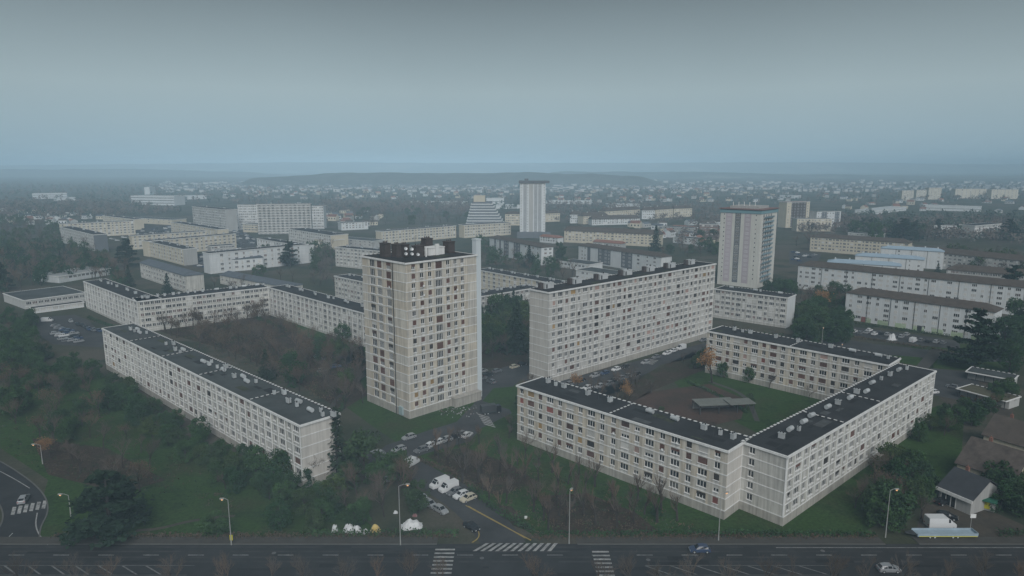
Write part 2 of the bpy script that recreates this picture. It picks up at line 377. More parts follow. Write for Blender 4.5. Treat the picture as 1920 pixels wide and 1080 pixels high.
# side street from the avenue to the tower
side = strip('side_street', [U((948, 1025)), U((920, 985)), U((880, 945)), U((830, 912)), U((775, 882)), U((735, 862)), U((705, 845))], 9.0, Z3, ASPHL)
b = MB(); strip_mb(b, [U((985, 1010)), U((940, 984)), U((905, 965)), U((878, 950))], -0.16, 0.16, 0.15)
o = ob('kerb', b.mesh('kerb', PAINTY)); o['kind'] = 'structure'
yl = smooth([U((996, 1013)), U((940, 984)), U((905, 965)), U((874, 948))], 1)
kerb_line('yellow_kerb', yl, 0.0, PAINTY, 0.22)
kerb_line('yellow_kerb', smooth([U((886, 1018)), U((898, 1010)), U((900, 1000)), U((893, 990))], 2), 0.0, PAINTY, 0.22)
b = MB()
for k in range(11):                                            # zebra crossing over the mouth of the side street
    x = 896 + k * 14.0
    a, c_ = U((x - 10, 1034)), U((x - 3, 1034)); d_, e_ = U((x + 22 - k * 1.2, 1019)), U((x + 15 - k * 1.2, 1019))
    b.face([(q.x, q.y, Z4) for q in (a, c_, d_, e_)])
for k in range(7):                                             # crossing beside the tower
    x0, y0 = 896 + k * 2.2, 776 + k * 3.6
    if k < 6: b.face([(q.x, q.y, Z4) for q in (U((x0, y0 + 1.7)), U((x0 + 22, y0 + 8.2)), U((x0 + 22, y0 + 6.5)), U((x0, y0)))])
for k in range(4):
    x0, y0 = 1218 - k * 3, 674 + k * 2.2
    b.face([(q.x, q.y, Z4) for q in (U((x0, y0 + 1.1)), U((x0 + 16, y0 + 3.1)), U((x0 + 16, y0 + 2.0)), U((x0, y0)))])
o = ob('road_markings', b.mesh('road_markings', PAINTW)); o['kind'] = 'structure'
sheet('parking_lane', [(690, 868), (722, 836), (800, 808), (860, 790), (905, 800), (880, 828), (800, 850), (740, 872)], 0.05, ASPHL)
sheet('parking_bay', [(790, 900), (842, 888), (905, 930), (870, 950)], 0.05, PAVE)
sheet('estate_road', [(855, 792), (893, 752), (905, 700), (975, 680), (1000, 690), (940, 745), (960, 775), (905, 802)], 0.045, ASPHL)
sheet('estate_road', [(960, 690), (1050, 715), (1345, 637), (1420, 640), (1420, 652), (1330, 664), (1240, 684), (1160, 735), (1070, 760), (985, 720)], 0.04, ASPHL)
sheet('lawn', [(905, 752), (925, 728), (965, 725), (975, 745), (955, 768)], 0.06, G_LAWN)
sheet('estate_road', [(1450, 640), (1560, 632), (1640, 645), (1800, 662), (1900, 668), (1900, 680), (1790, 676), (1700, 668), (1600, 662), (1500, 655)], 0.04, ASPHL)
sheet('car_park', [(1590, 612), (1700, 625), (1800, 640), (1800, 655), (1690, 645), (1590, 628)], 0.04, ASPHL)
sheet('car_park', [(1880, 595), (1920, 598), (1920, 650), (1850, 640)], 0.04, ASPHL)
sheet('path', [(1745, 655), (1775, 655), (1740, 692), (1715, 690)], 0.05, PAVE)
sheet('estate_road', [(1745, 690), (1830, 700), (1850, 760), (1745, 740)], 0.04, ASPHL)
sheet('construction_ground', [(1760, 745), (1800, 700), (1900, 715), (1900, 780), (1800, 780)], 0.03, G_YARD)
sheet('car_park', [(70, 596), (140, 590), (165, 600), (198, 632), (190, 652), (100, 646), (60, 620)], 0.04, ASPHL)
sheet('car_park', [(252, 430), (255, 422), (318, 424), (325, 440), (262, 445)], 0.04, ASPHL)
sheet('car_park', [(425, 440), (445, 425), (480, 448), (480, 462), (445, 468)], 0.04, ASPHL)
sheet('car_park', [(362, 478), (392, 472), (393, 505), (362, 500)], 0.04, ASPHL)
sheet('gravel_yard', [(1730, 945), (1840, 950), (1920, 985), (1920, 1008), (1715, 1008)], 0.03, G_YARD)
sheet('car_park', [(1480, 470), (1540, 476), (1530, 500), (1480, 495)], 0.04, ASPHL)
strip('path', [U((255, 995)), U((300, 992)), U((350, 978)), U((420, 968)), U((440, 968))], 1.1, 0.05, G_YARD)
strip('path', [U((640, 740)), U((622, 760)), U((612, 800))], 1.6, 0.05, PAVE)
strip('path', [U((1330, 715)), U((1400, 740)), U((1420, 790))], 1.6, 0.05, PAVE)
# curving road at the lower left
left = strip('left_road', [U((-60, 862)), U((-10, 890)), U((40, 930)), U((52, 965)), U((30, 1000)), U((28, 1030))], 8.0, 0.05, ASPH, 3)
kerb_line('kerb', left, 4.0); kerb_line('kerb', left, -4.3)
b = MB()
for k in range(6):
    x0, y0 = 20 + k * 11.5, 966 - k * 2.4
    b.face([(q.x, q.y, Z4) for q in (U((x0, y0)), U((x0 + 7, y0)), U((x0 + 11, y0 - 15)), U((x0 + 4, y0 - 15)))])
strip_mb(b, smooth([U((70, 962)), U((66, 985)), U((74, 1005)), U((90, 1022))], 2), -0.12, 0.12, Z4)
strip_mb(b, smooth([U((0, 884)), U((30, 900)), U((56, 916))], 1), -0.1, 0.1, Z4)
strip_mb(b, smooth([U((0, 1018)), U((14, 1010)), U((24, 1000))], 1), -0.1, 0.1, Z4)
o = ob('road_markings', b.mesh('road_markings', PAINTW)); o['kind'] = 'structure'

# ------------------------------------------------------------------ hills beyond the valley
def ridge(name, prof, depth, m, seed, rough=6.0):
    """prof: list of (picture x, crest picture y, distance); a long hill built across the view"""
    b = MB(); n = 160; rows = 12
    xs = [p[0] for p in prof]; grid = []
    for i in range(n + 1):
        x = xs[0] + (xs[-1] - xs[0]) * i / n
        for (x0, y0, d0), (x1, y1, d1) in zip(prof, prof[1:]):
            if x0 <= x <= x1:
                t = (x - x0) / (x1 - x0); t = t * t * (3 - 2 * t); y = y0 + (y1 - y0) * t; D = d0 + (d1 - d0) * t
        yy = (540 - y) / FOC; dz = (-_s + yy * _c) / (_c + yy * _s)
        top = max(0.5, CAM_H + dz * D); X = (x - 960) / FOC * D * (1 / (_c + yy * _s))
        row = []
        for j in range(rows + 1):
            q = j / rows; prof_h = math.sin(min(1.0, q * 2) * math.pi / 2) ** 1.5 if q <= 0.5 else math.cos((q - 0.5) * math.pi) ** 1.0
            Y = D - depth * 0.5 + depth * q
            z = top * prof_h + (mnoise.fractal(Vector((X * 0.006 + seed, Y * 0.006, 0)), 1.0, 2.0, 4) * rough * prof_h if 0 < j < rows else 0)
            row.append((X * (Y / D), Y, z - (2.0 if j in (0, rows) else 0)))
        grid.append(row)
    W = rows + 1
    b.v = [p for r in grid for p in r]
    for i in range(n):
        for j in range(rows):
            b.f.append((i * W + j, (i + 1) * W + j, (i + 1) * W + j + 1, i * W + j + 1)); b.m.append(0)
    me = b.mesh(name, m)
    me.polygons.foreach_set('use_smooth', [True] * len(me.polygons))
    o = ob(name, me); o['kind'] = 'structure'
HILLW = mat('wooded_hill', (0.075, 0.085, 0.075), nz=0.4, nscale=0.02)
ridge('hill', [(440, 345, 2700), (480, 333, 2700), (640, 325, 2750), (860, 324, 2800), (1100, 325, 2800), (1190, 331, 2750), (1260, 346, 2700)], 500, HILLW, 1.0, 5)
ridge('hill', [(980, 336, 4500), (1050, 322, 4500), (1300, 322, 4600), (1500, 327, 4600), (1760, 330, 4500), (2300, 336, 4400)], 900, FIELDS, 2.0, 5)
ridge('hill', [(-500, 322, 5000), (-100, 318, 5100), (250, 317, 5200), (450, 322, 5200), (560, 330, 5200)], 1000, HILLW, 5.0, 6)
ridge('hill', [(-1200, 311, 8000), (0, 310, 8000), (300, 307, 8000), (620, 304, 8000), (900, 306, 8100), (1250, 305, 8100), (1500, 304, 8000), (1900, 308, 8000), (3000, 311, 8000)], 1800, FIELDS, 3.0, 10)

# ------------------------------------------------------------------ haze over the whole valley
hz = MB(); hz.box(-9200, 9200, -450, 13200, -1.0, 142.0)
hm = bpy.data.materials.new('haze'); hm.use_nodes = True
t_ = hm.node_tree; t_.nodes.clear()
ho = N(t_, 'ShaderNodeOutputMaterial'); hv = N(t_, 'ShaderNodeVolumePrincipled')
hv.inputs['Color'].default_value = (0.58, 0.82, 1.0, 1); hv.inputs['Density'].default_value = 0.00027; hv.inputs['Anisotropy'].default_value = -0.5
t_.links.new(hv.outputs[0], ho.inputs['Volume'])
o = ob('haze', hz.mesh('haze', hm)); o['kind'] = 'stuff'
# ------------------------------------------------------------------ apartment blocks
OPEN = {'n': (1.35, 1.50, 0.92, 2), 'w': (2.35, 1.50, 0.92, 3), 'l': (2.5, 2.15, 0.25, 4), 's': (0.8, 1.0, 1.3, 1), 'g': (2.7, 2.2, 0.2, 3)}
STATES = ['glass'] * 62 + ['brown'] * 12 + ['half'] * 8 + ['pale'] * 7 + ['dark'] * 4 + ['tan'] * 2 + ['rose'] * 3 + ['red'] * 2

def uniform(L, n, pat='nw', m0=0.0, m1=0.0):
    p = (L - m0 - m1) / n
    return [(m0 + p * (i + 0.5), pat[i % len(pat)]) for i in range(n)]

def side_xf(side, L, D):
    """local frame of a wall seen from outside: start point, direction angle"""
    return {'F': ((0, 0), 0.0, L), 'R': ((L, 0), math.pi / 2, D), 'B': ((L, D), math.pi, L), 'L': ((0, D), -math.pi / 2, D)}[side]
def place(side, L, D, u, win):
    (x, y), a, _ = side_xf(side, L, D)
    return (x + math.cos(a) * u - math.sin(a) * win, y + math.sin(a) * u + math.cos(a) * win), a

def panel_mesh(cw, o0, ow, oh, sill, fh, m0, m1):
    def mk():
        b = MB(); g = 0.012; z1 = fh - g
        if ow:
            b.box(g, o0, 0, 0.3, g, z1, 0); b.box(o0 + ow, cw - g, 0, 0.3, g, z1, 0)
            b.box(o0, o0 + ow, 0.02, 0.3, g, sill, 1); b.box(o0, o0 + ow, 0.02, 0.3, sill + oh, z1, 0)
        else: b.box(g, cw - g, 0, 0.3, g, z1, 0)
        return b.mesh('wall_panel', [m0, m1])
    return cached(('panel', round(cw, 2), round(o0, 2), ow, oh, round(fh, 3), m0.name, m1.name), mk)
def frame_mesh(ow, oh, n):
    def mk():
        b = MB(); f = 0.08
        b.box(0, ow, 0.13, 0.2, 0, f); b.box(0, ow, 0.13, 0.2, oh - f, oh)
        b.box(0, f, 0.13, 0.2, f, oh - f); b.box(ow - f, ow, 0.13, 0.2, f, oh - f)
        for k in range(1, n): b.box(ow * k / n - 0.06, ow * k / n + 0.06, 0.12, 0.2, f, oh - f)
        b.box(-0.1, ow + 0.1, -0.14, 0.1, -0.12, -0.002)
        return b.mesh('window', FRAME)
    return cached(('frame', ow, oh, n), mk)
def pane_mesh(ow, oh):
    def mk():
        b = MB(); b.face([(0, 0.17, 0), (ow, 0.17, 0), (ow, 0.17, oh), (0, 0.17, oh)]); return b.mesh('pane', GLASS)
    return cached(('pane', ow, oh), mk)
def shutter_mesh(ow, oh, part, key):
    def mk():
        b = MB(); z = oh * (1 - part)
        n = max(2, int(6 * part))
        for k in range(n):
            a = z + (oh - z) * k / n; c = z + (oh - z) * (k + 1) / n - 0.015
            b.box(0.02, ow - 0.02, 0.07, 0.11, a, c)
        return b.mesh('roller_shutter', SHUT[key])
    return cached(('shut', ow, oh, part, key), mk)
def midwin_mesh(ow, oh, n, state, apron):
    def mk():
        b = MB(); f = 0.09
        b.box(0, ow, -0.06, 0.02, 0, f); b.box(0, ow, -0.06, 0.02, oh - f, oh)
        b.box(0, f, -0.06, 0.02, f, oh - f); b.box(ow - f, ow, -0.06, 0.02, f, oh - f)
        for k in range(1, n): b.box(ow * k / n - 0.07, ow * k / n + 0.07, -0.05, 0.02, f, oh - f)
        b.face([(f, -0.025, f), (ow - f, -0.025, f), (ow - f, -0.025, oh - f), (f, -0.025, oh - f)], 1)
        if apron == 'balcony':
            b.box(-0.15, ow + 0.15, -1.0, 0.02, -0.35, -0.2, 2); b.box(-0.15, ow + 0.15, -1.0, -0.92, -0.2, 0.75, 2)
        elif apron: b.box(0, ow, -0.04, 0.02, -apron, -0.01, 2)
        return b.mesh('window', [FRAME, GLASS if state == 'glass' else SHUT[state], APRON])
    return cached(('midwin', ow, oh, n, state, apron), mk)

def roof_flat(t, L, D, h, m_roof, dashes=True, cuts=(), fascia=0.5, front=WHITE):
    b = MB(); b.box(0.05, L - 0.05, 0.05, D - 0.05, h - 0.5, h - 0.08); roof = ob('roof', b.mesh('roof', m_roof), t)
    b = MB(); o_ = 0.32
    b.box(-o_, L + o_, -o_, 0.05, h - fascia, h); b.box(L - 0.05, L + o_, 0.05, D - 0.05, h - fascia, h); b.box(-o_, 0.05, 0.05, D - 0.05, h - fascia, h)
    b.box(-o_, L + o_, D - 0.05, D + o_, h - fascia, h)
    ob('roof_edge', b.mesh('roof_edge', front), t)
    if dashes:
        b = MB(); d = MB()
        d.box(-o_ + 0.02, L + o_ - 0.02, D - 0.3, D + o_ - 0.02, h + 0.003, h + 0.05)
        u = -0.2
        while u < L: b.box(u, min(u + 0.85, L + 0.2), D - 0.25, D + o_ - 0.05, h + 0.052, h + 0.12); u += 1.6
        for c in cuts:
            d.box(c - 0.25, c + 0.25, 0.1, D - 0.35, h - 0.078, h + 0.04); v = 0.4
            while v < D - 0.5: b.box(c - 0.2, c + 0.2, v, min(v + 0.8, D - 0.4), h + 0.042, h + 0.1); v += 1.5
        tag(ob('coping_tiles', b.mesh('coping_tiles', WHITE), t), kind='stuff')
        ob('coping_bed', d.mesh('coping_bed', ROOF), t)
    return roof
def chim_mesh(k):
    def mk():
        b = MB()
        if k == 0:
            b.box(-0.75, 0.75, -0.5, 0.5, 0, 0.25, 1); b.box(-0.65, 0.65, -0.42, 0.42, 0.25, 1.35, 0); b.box(-0.75, 0.75, -0.5, 0.5, 1.35, 1.5, 0)
            for x in (-0.35, 0.35): b.tube((x, 0, 1.5), (x, 0, 1.95), 0.17, 0.14, 7, 1, True)
        elif k == 1:
            b.box(-0.45, 0.45, -0.4, 0.4, 0, 0.2, 1); b.box(-0.36, 0.36, -0.32, 0.32, 0.2, 1.3, 0); b.tube((0, 0, 1.3), (0, 0, 1.7), 0.2, 0.2, 8, 1, True)
        elif k == 2:
            b.tube((-1.0, 0, 0.75), (1.0, 0, 0.75), 0.55, 0.55, 12, 0, True); b.box(-0.8, -0.6, -0.4, 0.4, 0, 0.5, 1); b.box(0.6, 0.8, -0.4, 0.4, 0, 0.5, 1)
            b.face([(-1.0, 0.55 * math.cos(a), 0.75 + 0.55 * math.sin(a)) for a in [i * 0.524 for i in range(12)]], 0)
        elif k == 4:
            b.tube((0, 0, 0), (0, 0, 3.4), 0.05, 0.04, 5, 1)
            for z, q in ((3.2, 0.8), (2.8, 0.6), (2.4, 0.7)): b.box(-q, q, -0.03, 0.03, z, z + 0.06, 1)
        else:
            b.box(-2.2, 2.2, -1.2, 1.2, 0, 1.9, 0); b.box(-2.3, 2.3, -1.3, 1.3, 1.9, 2.05, 0); b.box(-1.7, -1.0, -1.23, -1.2, 0.1, 1.6, 1); b.box(-4.0, -2.6, -0.7, 0.7, 0, 2.2, 2); b.tube((0.8, 0, 2.05), (0.8, 0, 2.6), 0.3, 0.3, 8, 1, True)
        return b.mesh(CHN[k], [ZINC if k < 3 else mat('weathered_white_render', (0.46, 0.48, 0.49), nz=0.15, nscale=0.6), DARKM, BROWNM])
    return cached(('chim', k), mk)
CHN = ('chimney', 'vent', 'roof_tank', 'stair_housing', 'aerial')
def chimneys(roof, spots, h):
    for u, v, k in spots: ob(CHN[k], chim_mesh(k), roof, (u, v, h - 0.08), rng.uniform(-0.1, 0.1) + (math.pi / 2 if k == 0 and rng.random() < 0.4 else 0))

def small_dish():
    b = MB()
    for i in range(10):
        t0, t1 = i * math.pi / 5, (i + 1) * math.pi / 5
        b.face([(0, -0.12, 0.3), (0.38 * math.cos(t0), -0.3, 0.3 + 0.38 * math.sin(t0)), (0.38 * math.cos(t1), -0.3, 0.3 + 0.38 * math.sin(t1))])
    b.tube((0, -0.12, 0.3), (0, 0.1, 0.0), 0.03, 0.03, 4)
    return b.mesh('satellite_dish', WHITE)
def block(label, O, ang, L, D, h, floors, sides, name='apartment_block', cat='apartment block', group=None, detail=True, wall=CREAM, end=ENDW, apron=APRON, plinth=2.1,
          roof=ROOF, cuts=(), chim=(), ribs=False, seed=1, states=None, limit=300, band=WHITE, loggia=None):
    """prefabricated block built of storey-high panels; sides: {'F': [(u, type)...]}"""
    rg = random.Random(seed); states = states or STATES
    t = thing(name, label, cat, O, ang, group)
    fh = (h - plinth - 0.3) / floors; zs = [plinth + fh * i for i in range(floors)]
    i_ = {s: 0.3 if s in sides else 0.0 for s in 'FRBL'}
    b = MB(); b.box(i_['L'], L - i_['R'], i_['F'], D - i_['B'], 0, h - 0.5)
    core = ob('wall', b.mesh('wall', end), t)
    b = MB(); b.box(-0.06, L + 0.06, -0.06, D + 0.06, 0, plinth - 0.15); ob('plinth', b.mesh('plinth', PLINTH), t)
    for z in zs:
        b = MB(); e_ = 0.07; z0, z1 = z - 0.12, z + 0.1
        b.box(-e_, L + e_, -e_, 0.03, z0, z1); b.box(-e_, L + e_, D - 0.03, D + e_, z0, z1); b.box(-e_, 0.03, 0.03, D - 0.03, z0, z1); b.box(L - 0.03, L + e_, 0.03, D - 0.03, z0, z1)
        ob('floor_band', b.mesh('floor_band', band), t)
    r = roof_flat(t, L, D, h, roof, True, cuts); chimneys(r, chim, h)
    fm = (mat('felt_patch_dark', (0.020, 0.020, 0.022), nz=0.3, nscale=0.6), mat('felt_patch_pale', (0.075, 0.078, 0.08), nz=0.4, nscale=0.6), mat('mossy_felt', (0.05, 0.056, 0.035), nz=0.5, nscale=0.6))
    for k in range(int(L / 7)):
        u, v, du, dv = rg.uniform(1, L - 8), rg.uniform(0.6, D - 3.5), rg.uniform(1.2, 6), rg.uniform(0.6, 2.6)
        b = MB(); b.box(u, u + du, v, v + dv, h - 0.079, h - 0.07 + k * 0.0004, 0, False); ob('felt_patch', b.mesh('felt_patch', fm[rg.choice((0, 0, 1, 2))]), r)
    if h < 20: chimneys(r, [(L * q, D * 0.5 + rg.uniform(-2, 2), 4) for q in (0.13, 0.37, 0.66, 0.9)], h)
    cells = []
    for side, cols in sides.items():
        W = side_xf(side, L, D)[2]; cols = sorted(cols)
        bd = [0.0] + [(a[0] + b_[0]) / 2 for a, b_ in zip(cols, cols[1:])] + [W]
        for i, (u, ty) in enumerate(cols):
            ow = OPEN[ty][0]; c0, c1 = max(bd[i], u - ow / 2 - 1.6), min(bd[i + 1], u + ow / 2 + 1.6)
            if i == 0 and c0 > 0.05: cells.append((side, 0.0, c0, None, 0))
            if i == len(cols) - 1 and c1 < W - 0.05: cells.append((side, c1, W, None, 0))
            if i and cells and abs(prev - c0) > 0.05: cells.append((side, prev, c0, None, 0))
            cells.append((side, c0, c1, ty, u)); prev = c1
        if ribs:
            b = MB(); b.box(-0.09, 0.09, -0.14, 0.02, plinth, h - 0.5); me = cached(('rib', h, plinth), lambda: b.mesh('rib', WHITE))
            for q in bd:
                q = min(max(q, 0.1), W - 0.1); (x, y), a = place(side, L, D, q, 0); ob('rib', me, t, (x, y, 0), a)
    todo = [(c, z) for z in zs for c in cells]
    cp = Vector((0, 0, CAM_H)); ca, sa = math.cos(ang), math.sin(ang)
    def dist(c, z):
        (x, y), _ = place(c[0], L, D, (c[1] + c[2]) / 2, 0)
        return (Vector((O[0] + ca * x - sa * y, O[1] + sa * x + ca * y, z)) - cp).length
    todo.sort(key=lambda q: dist(*q))
    spare = {}
    for n, ((side, c0, c1, ty, u), z) in enumerate(todo):
        (x, y), a = place(side, L, D, c0, 0)
        if ty: ow, oh, sill, np_ = OPEN[ty]
        else: ow = oh = sill = 0; np_ = 0
        o0 = u - ow / 2 - c0
        pm = panel_mesh(c1 - c0, o0, ow, oh, sill, fh, wall, apron)
        st = rg.choice(states)
        if ty == 'l' or ty == 'g': st = rg.choice(['glass', 'glass', 'glass', 'glass', 'half', 'brown'])
        if ty: (wx, wy), _ = place(side, L, D, c0 + o0, 0)
        if n < limit:
            ob('wall_panel', pm, t, (x, y, z), a)
            if ty:
                wnd = ob('window', frame_mesh(ow, oh, np_), t, (wx, wy, z + sill), a)
                if detail:
                    if st == 'half': ob('roller_shutter', shutter_mesh(ow, oh, 0.45, rg.choice(['brown', 'dark', 'pale'])), wnd)
                    if st in ('glass', 'half'): ob('pane', pane_mesh(ow, oh), wnd)
                    else: ob('roller_shutter', shutter_mesh(ow, oh, 1.0, st), wnd)
                    if rg.random() < 0.035: ob('satellite_dish', cached('dish_s', small_dish), wnd, (ow * 0.8, -0.1, 0.1))
                else:
                    ob('pane' if st in ('glass', 'half') else 'roller_shutter', pane_mesh(ow, oh) if st in ('glass', 'half') else shutter_mesh(ow, oh, 1.0, st), wnd)
        else:                                                     # past the limit: joined per mesh
            for key, me, px_, zz in (('panel', pm, (x, y), z),) + ((('window', frame_mesh(ow, oh, np_), (wx, wy), z + sill), ('pane', pane_mesh(ow, oh) if st in ('glass', 'half') else shutter_mesh(ow, oh, 1.0, st), (wx, wy), z + sill)) if ty else ()):
                spare.setdefault((key, me), []).append((px_[0], px_[1], zz, a))
    done = {}
    for (key, me), lst in spare.items():
        mats_ = list(me.materials); kk = (key, tuple(m.name for m in mats_)); b = done.setdefault(kk, (MB(), mats_))[0]
        vs = [v.co for v in me.vertices]
        for x, y, z, a in lst:
            i = len(b.v); c2, s2 = math.cos(a), math.sin(a)
            b.v += [(x + c2 * v.x - s2 * v.y, y + s2 * v.x + c2 * v.y, z + v.z) for v in vs]
            for p in me.polygons: b.f.append(tuple(i + q for q in p.vertices)); b.m.append(p.material_index)
    nm = {'panel': 'wall_panels', 'window': 'window_frames', 'pane': 'window_fillings'}
    for (key, _), (b, mats_) in done.items(): tag(ob(nm[key], b.mesh(nm[key], mats_), t), kind='stuff')
    return t

def seg(A, B, h):
    a, b = U(A, h), U(B, h); d = b - a
    return (a.x, a.y, 0.0), math.atan2(d.y, d.x), math.hypot(d.x, d.y)
def chim_row(L, D, n, seed, v=0.62, big=False):
    rg = random.Random(seed); r = []
    for i in range(n):
        u = L * (i + 0.5) / n; r.append((u, D * v + rg.uniform(-0.5, 0.5), rg.choice([0, 0, 2])))
        if rg.random() < 0.75: r.append((u + rg.uniform(2.2, 3.4), D * v + rg.uniform(-0.8, 0.8), rg.choice([0, 1, 1])))
        if big and rg.random() < 0.7: r.append((u - rg.uniform(1.8, 2.8), D * v + rg.uniform(-1.2, 0.6), rg.choice([0, 1, 2])))
    return r
H5 = 16.2
SHUTTERED = ['glass'] * 56 + ['brown'] * 18 + ['half'] * 9 + ['pale'] * 5 + ['dark'] * 5 + ['tan'] * 4 + ['rose'] * 4 + ['red'] * 2
# front wing of the courtyard
O, a_, L = seg((970, 722), (1365, 845), H5)
block('cream five storey wing along the saplings lawn, with brown and orange shutters', O, a_, L, 10.4, H5, 5, {'F': uniform(L, 18, 'nwnwnwnwn', 0, 0.6)},
      states=SHUTTERED, group='wings of the courtyard block', cuts=(L * 0.5,), chim=[(5, 7.5, 0), (8.2, 7.0, 1), (11, 7.2, 0), (19.5, 7.2, 0), (27, 7, 0), (39, 7.3, 2), (46, 7.4, 2), (54, 7, 0), (58.3, 6.8, 1), (61.5, 6.7, 0)], seed=3)
O1, a1, L1 = seg((1477, 855), (1754, 695), H5)
block('long cream wing with dark roof reaching farthest towards the avenue, ribbed grey facade', O1, a1, L1, 10.5, H5, 5, {'F': uniform(L1, 26, 'nw'), 'L': [(2.4, 'n')]}, group='wings of the courtyard block', apron=APRON, wall=PALEP,
      cuts=(L1 * 0.31, L1 * 0.55), chim=[(8, 5.5, 0), (13.5, 6.2, 2), (15.3, 5.0, 1), (20.5, 6.3, 2), (26, 7, 2), (35, 7, 2), (40, 6.6, 0), (46.5, 6.2, 2), (52.5, 7, 0), (55, 5.4, 2), (64, 7.4, 2), (70, 7.2, 1), (76, 7, 0), (83, 7, 2), (86.5, 6, 1)], ribs=True, seed=4,
      states=['glass'] * 74 + ['brown'] * 8 + ['half'] * 7 + ['pale'] * 8 + ['dark'] * 3)
O, a_, L = seg((1326, 620), (1668, 684.5), H5)
block('cream wing closing the far side of the playground courtyard', O, a_, L - 0.3, 11.0, H5, 5, {'F': uniform(L - 0.3, 18, 'nwnwnwnwn', 0, 0.6)}, states=SHUTTERED, group='wings of the courtyard block', cuts=(L * 0.5,),
      chim=[(7, 7.5, 0), (10.5, 7, 1), (13.5, 7, 0), (23, 7.4, 0), (31, 7.2, 0), (42, 7.5, 0), (49, 7.5, 2), (57, 7.4, 2), (60, 7, 1)], seed=5)
# long block on the left
O, a_, L = seg((192, 615), (562, 797), H5)
ch = []
for i, (u, n) in enumerate([(12, 3), (20, 2), (44, 2), (54, 3), (75, 3), (84, 3), (97, 2), (104, 2), (119, 2), (128, 3), (138, 2), (143, 2)]):
    for k in range(n): ch.append((u + k * 2.1, 6.0 + (k % 2) * 1.7 + (i % 3) * 0.4, (0, 2, 1)[(i + k) % 3]))
block('long grey ribbed five storey block behind the dark shrub belt', O, a_, L, 10.8, H5, 5, {'F': uniform(L, 41, 'wn', 0.2, 0.2)}, roof=ROOFG, wall=PALEP, ribs=True, cuts=(L * 0.2, L * 0.4, L * 0.6, L * 0.82), chim=ch, seed=6,
      states=['glass'] * 82 + ['brown'] * 8 + ['dark'] * 4 + ['half'] * 3 + ['tan'] * 2 + ['pale'] * 6)
# twelve storey slab
O, a_, L = seg((1029, 548), (1346, 492), 33.6)
a_ = R(42.0); L = 106.0
sl = [(6 + i * 15.0, 6.8, 3) for i in range(7)]
block('twelve storey slab of small windows behind the courtyard wings', O, a_, L, 9.6, 33.6, 11, {'F': uniform(L, 32, 'nwnw', 1.0, 0.4)}, name='slab_block', cat='tower block', wall=GREYP, ribs=False, chim=sl, seed=8, detail=False, plinth=2.4, limit=300,
      states=['glass'] * 70 + ['brown'] * 12 + ['pale'] * 10 + ['dark'] * 4 + ['tan'] * 2 + ['rose'] * 4)
# sixteen storey tower
O, a_, L = seg((760, 493), (887, 476), 48.6)
a_ = R(44.5); L = 28.0; D = 23.5
tw = block('slim cream sixteen storey tower with satellite dishes and dark chimneys on its roof', O, a_, L, D, 48.6, 16,
      {'F': [(2.8, 'n'), (5.9, 'n'), (9.0, 'n'), (12.5, 'l'), (16.1, 'n'), (19.1, 'n'), (22.0, 'n')], 'L': [(5.6, 'g'), (9.6, 'l'), (14.6, 'l')]}, name='residential_tower', cat='tower block', chim=(), seed=9, plinth=2.6,
      states=['glass'] * 66 + ['brown'] * 22 + ['dark'] * 4 + ['half'] * 6 + ['tan'] * 2)
hT = 48.52
b = MB(); b.box(-0.1, 0.1, -0.26, -0.06, 0, 48.0); (x, y), q = place('L', L, D, 16.9, 0); ob('drainpipe', b.mesh('drainpipe', DARKM), tw, (x, y, 0), q)
b = MB(); b.box(L + 0.02, L + 2.0, 0.0, 2.0, 0, 53.2); b.box(L - 0.1, L + 2.12, -0.1, 2.1, 53.2, 53.6); ob('flue_shaft', b.mesh('flue_shaft', mat('pale_flue_cladding', (0.58, 0.63, 0.66), nz=0.04, nscale=0.1)), tw)
for i, (x, y, sx, sy, hh) in enumerate([(4.2, 16.5, 1.0, 1.6, 4.2), (6.4, 13.5, 0.9, 1.4, 3.9), (8.6, 12.6, 1.0, 1.5, 3.8), (11.5, 9.0, 1.5, 1.3, 3.4), (21.5, 17.5, 1.4, 1.4, 4.4), (25.2, 10.5, 1.3, 1.5, 3.6)]):
    b = MB(); b.box(-sx, sx, -sy, sy, 0, hh); b.box(-sx - 0.15, sx + 0.15, -sy - 0.15, sy + 0.15, hh, hh + 0.2)
    for k in range(3): b.tube((-sx * 0.6 + k * sx * 0.6, 0, hh + 0.2), (-sx * 0.6 + k * sx * 0.6, 0, hh + 0.8), 0.22, 0.18, 6, 0, True)
    ob('chimney_stack', b.mesh('chimney_stack', BROWNM), tw, (x, y, hT))
b = MB(); b.box(0, 6.6, 0, 4.2, 0, 2.3); b.box(-0.15, 6.75, -0.15, 4.35, 2.3, 2.5); b.box(2.6, 4.0, -0.6, 0.0, 0, 3.6); b.box(-2.2, 0, 0.8, 3.2, 0, 1.5)
ob('stair_housing', b.mesh('stair_housing', WHITE), tw, (15.2, 8.6, hT))
dish = MB()
for i in range(12):
    t0, t1 = i * math.pi / 6, (i + 1) * math.pi / 6
    dish.face([(0, 0.18, 0), (0.52 * math.cos(t0), 0, 0.52 * math.sin(t0)), (0.52 * math.cos(t1), 0, 0.52 * math.sin(t1))])
dish.tube((0, 0.15, 0), (0, -0.55, 0.0), 0.03, 0.03, 4); dm = dish.mesh('satellite_dish', ZINC)
for x, y, z in [(7.2, 9.6, 2.9), (7.2, 9.6, 1.3), (8.8, 8.6, 2.7), (8.8, 8.6, 1.2), (10.2, 7.4, 1.0)]:
    o = ob('satellite_dish', dm, tw, (x, y, hT + z)); o.rotation_euler = (R(-20), 0, R(-20))
    b = MB(); b.tube((x, y + 0.25, hT), (x, y + 0.25, hT + z + 0.3), 0.06, 0.06, 5); ob('mast', b.mesh('mast', DARKM), tw)
b = MB()
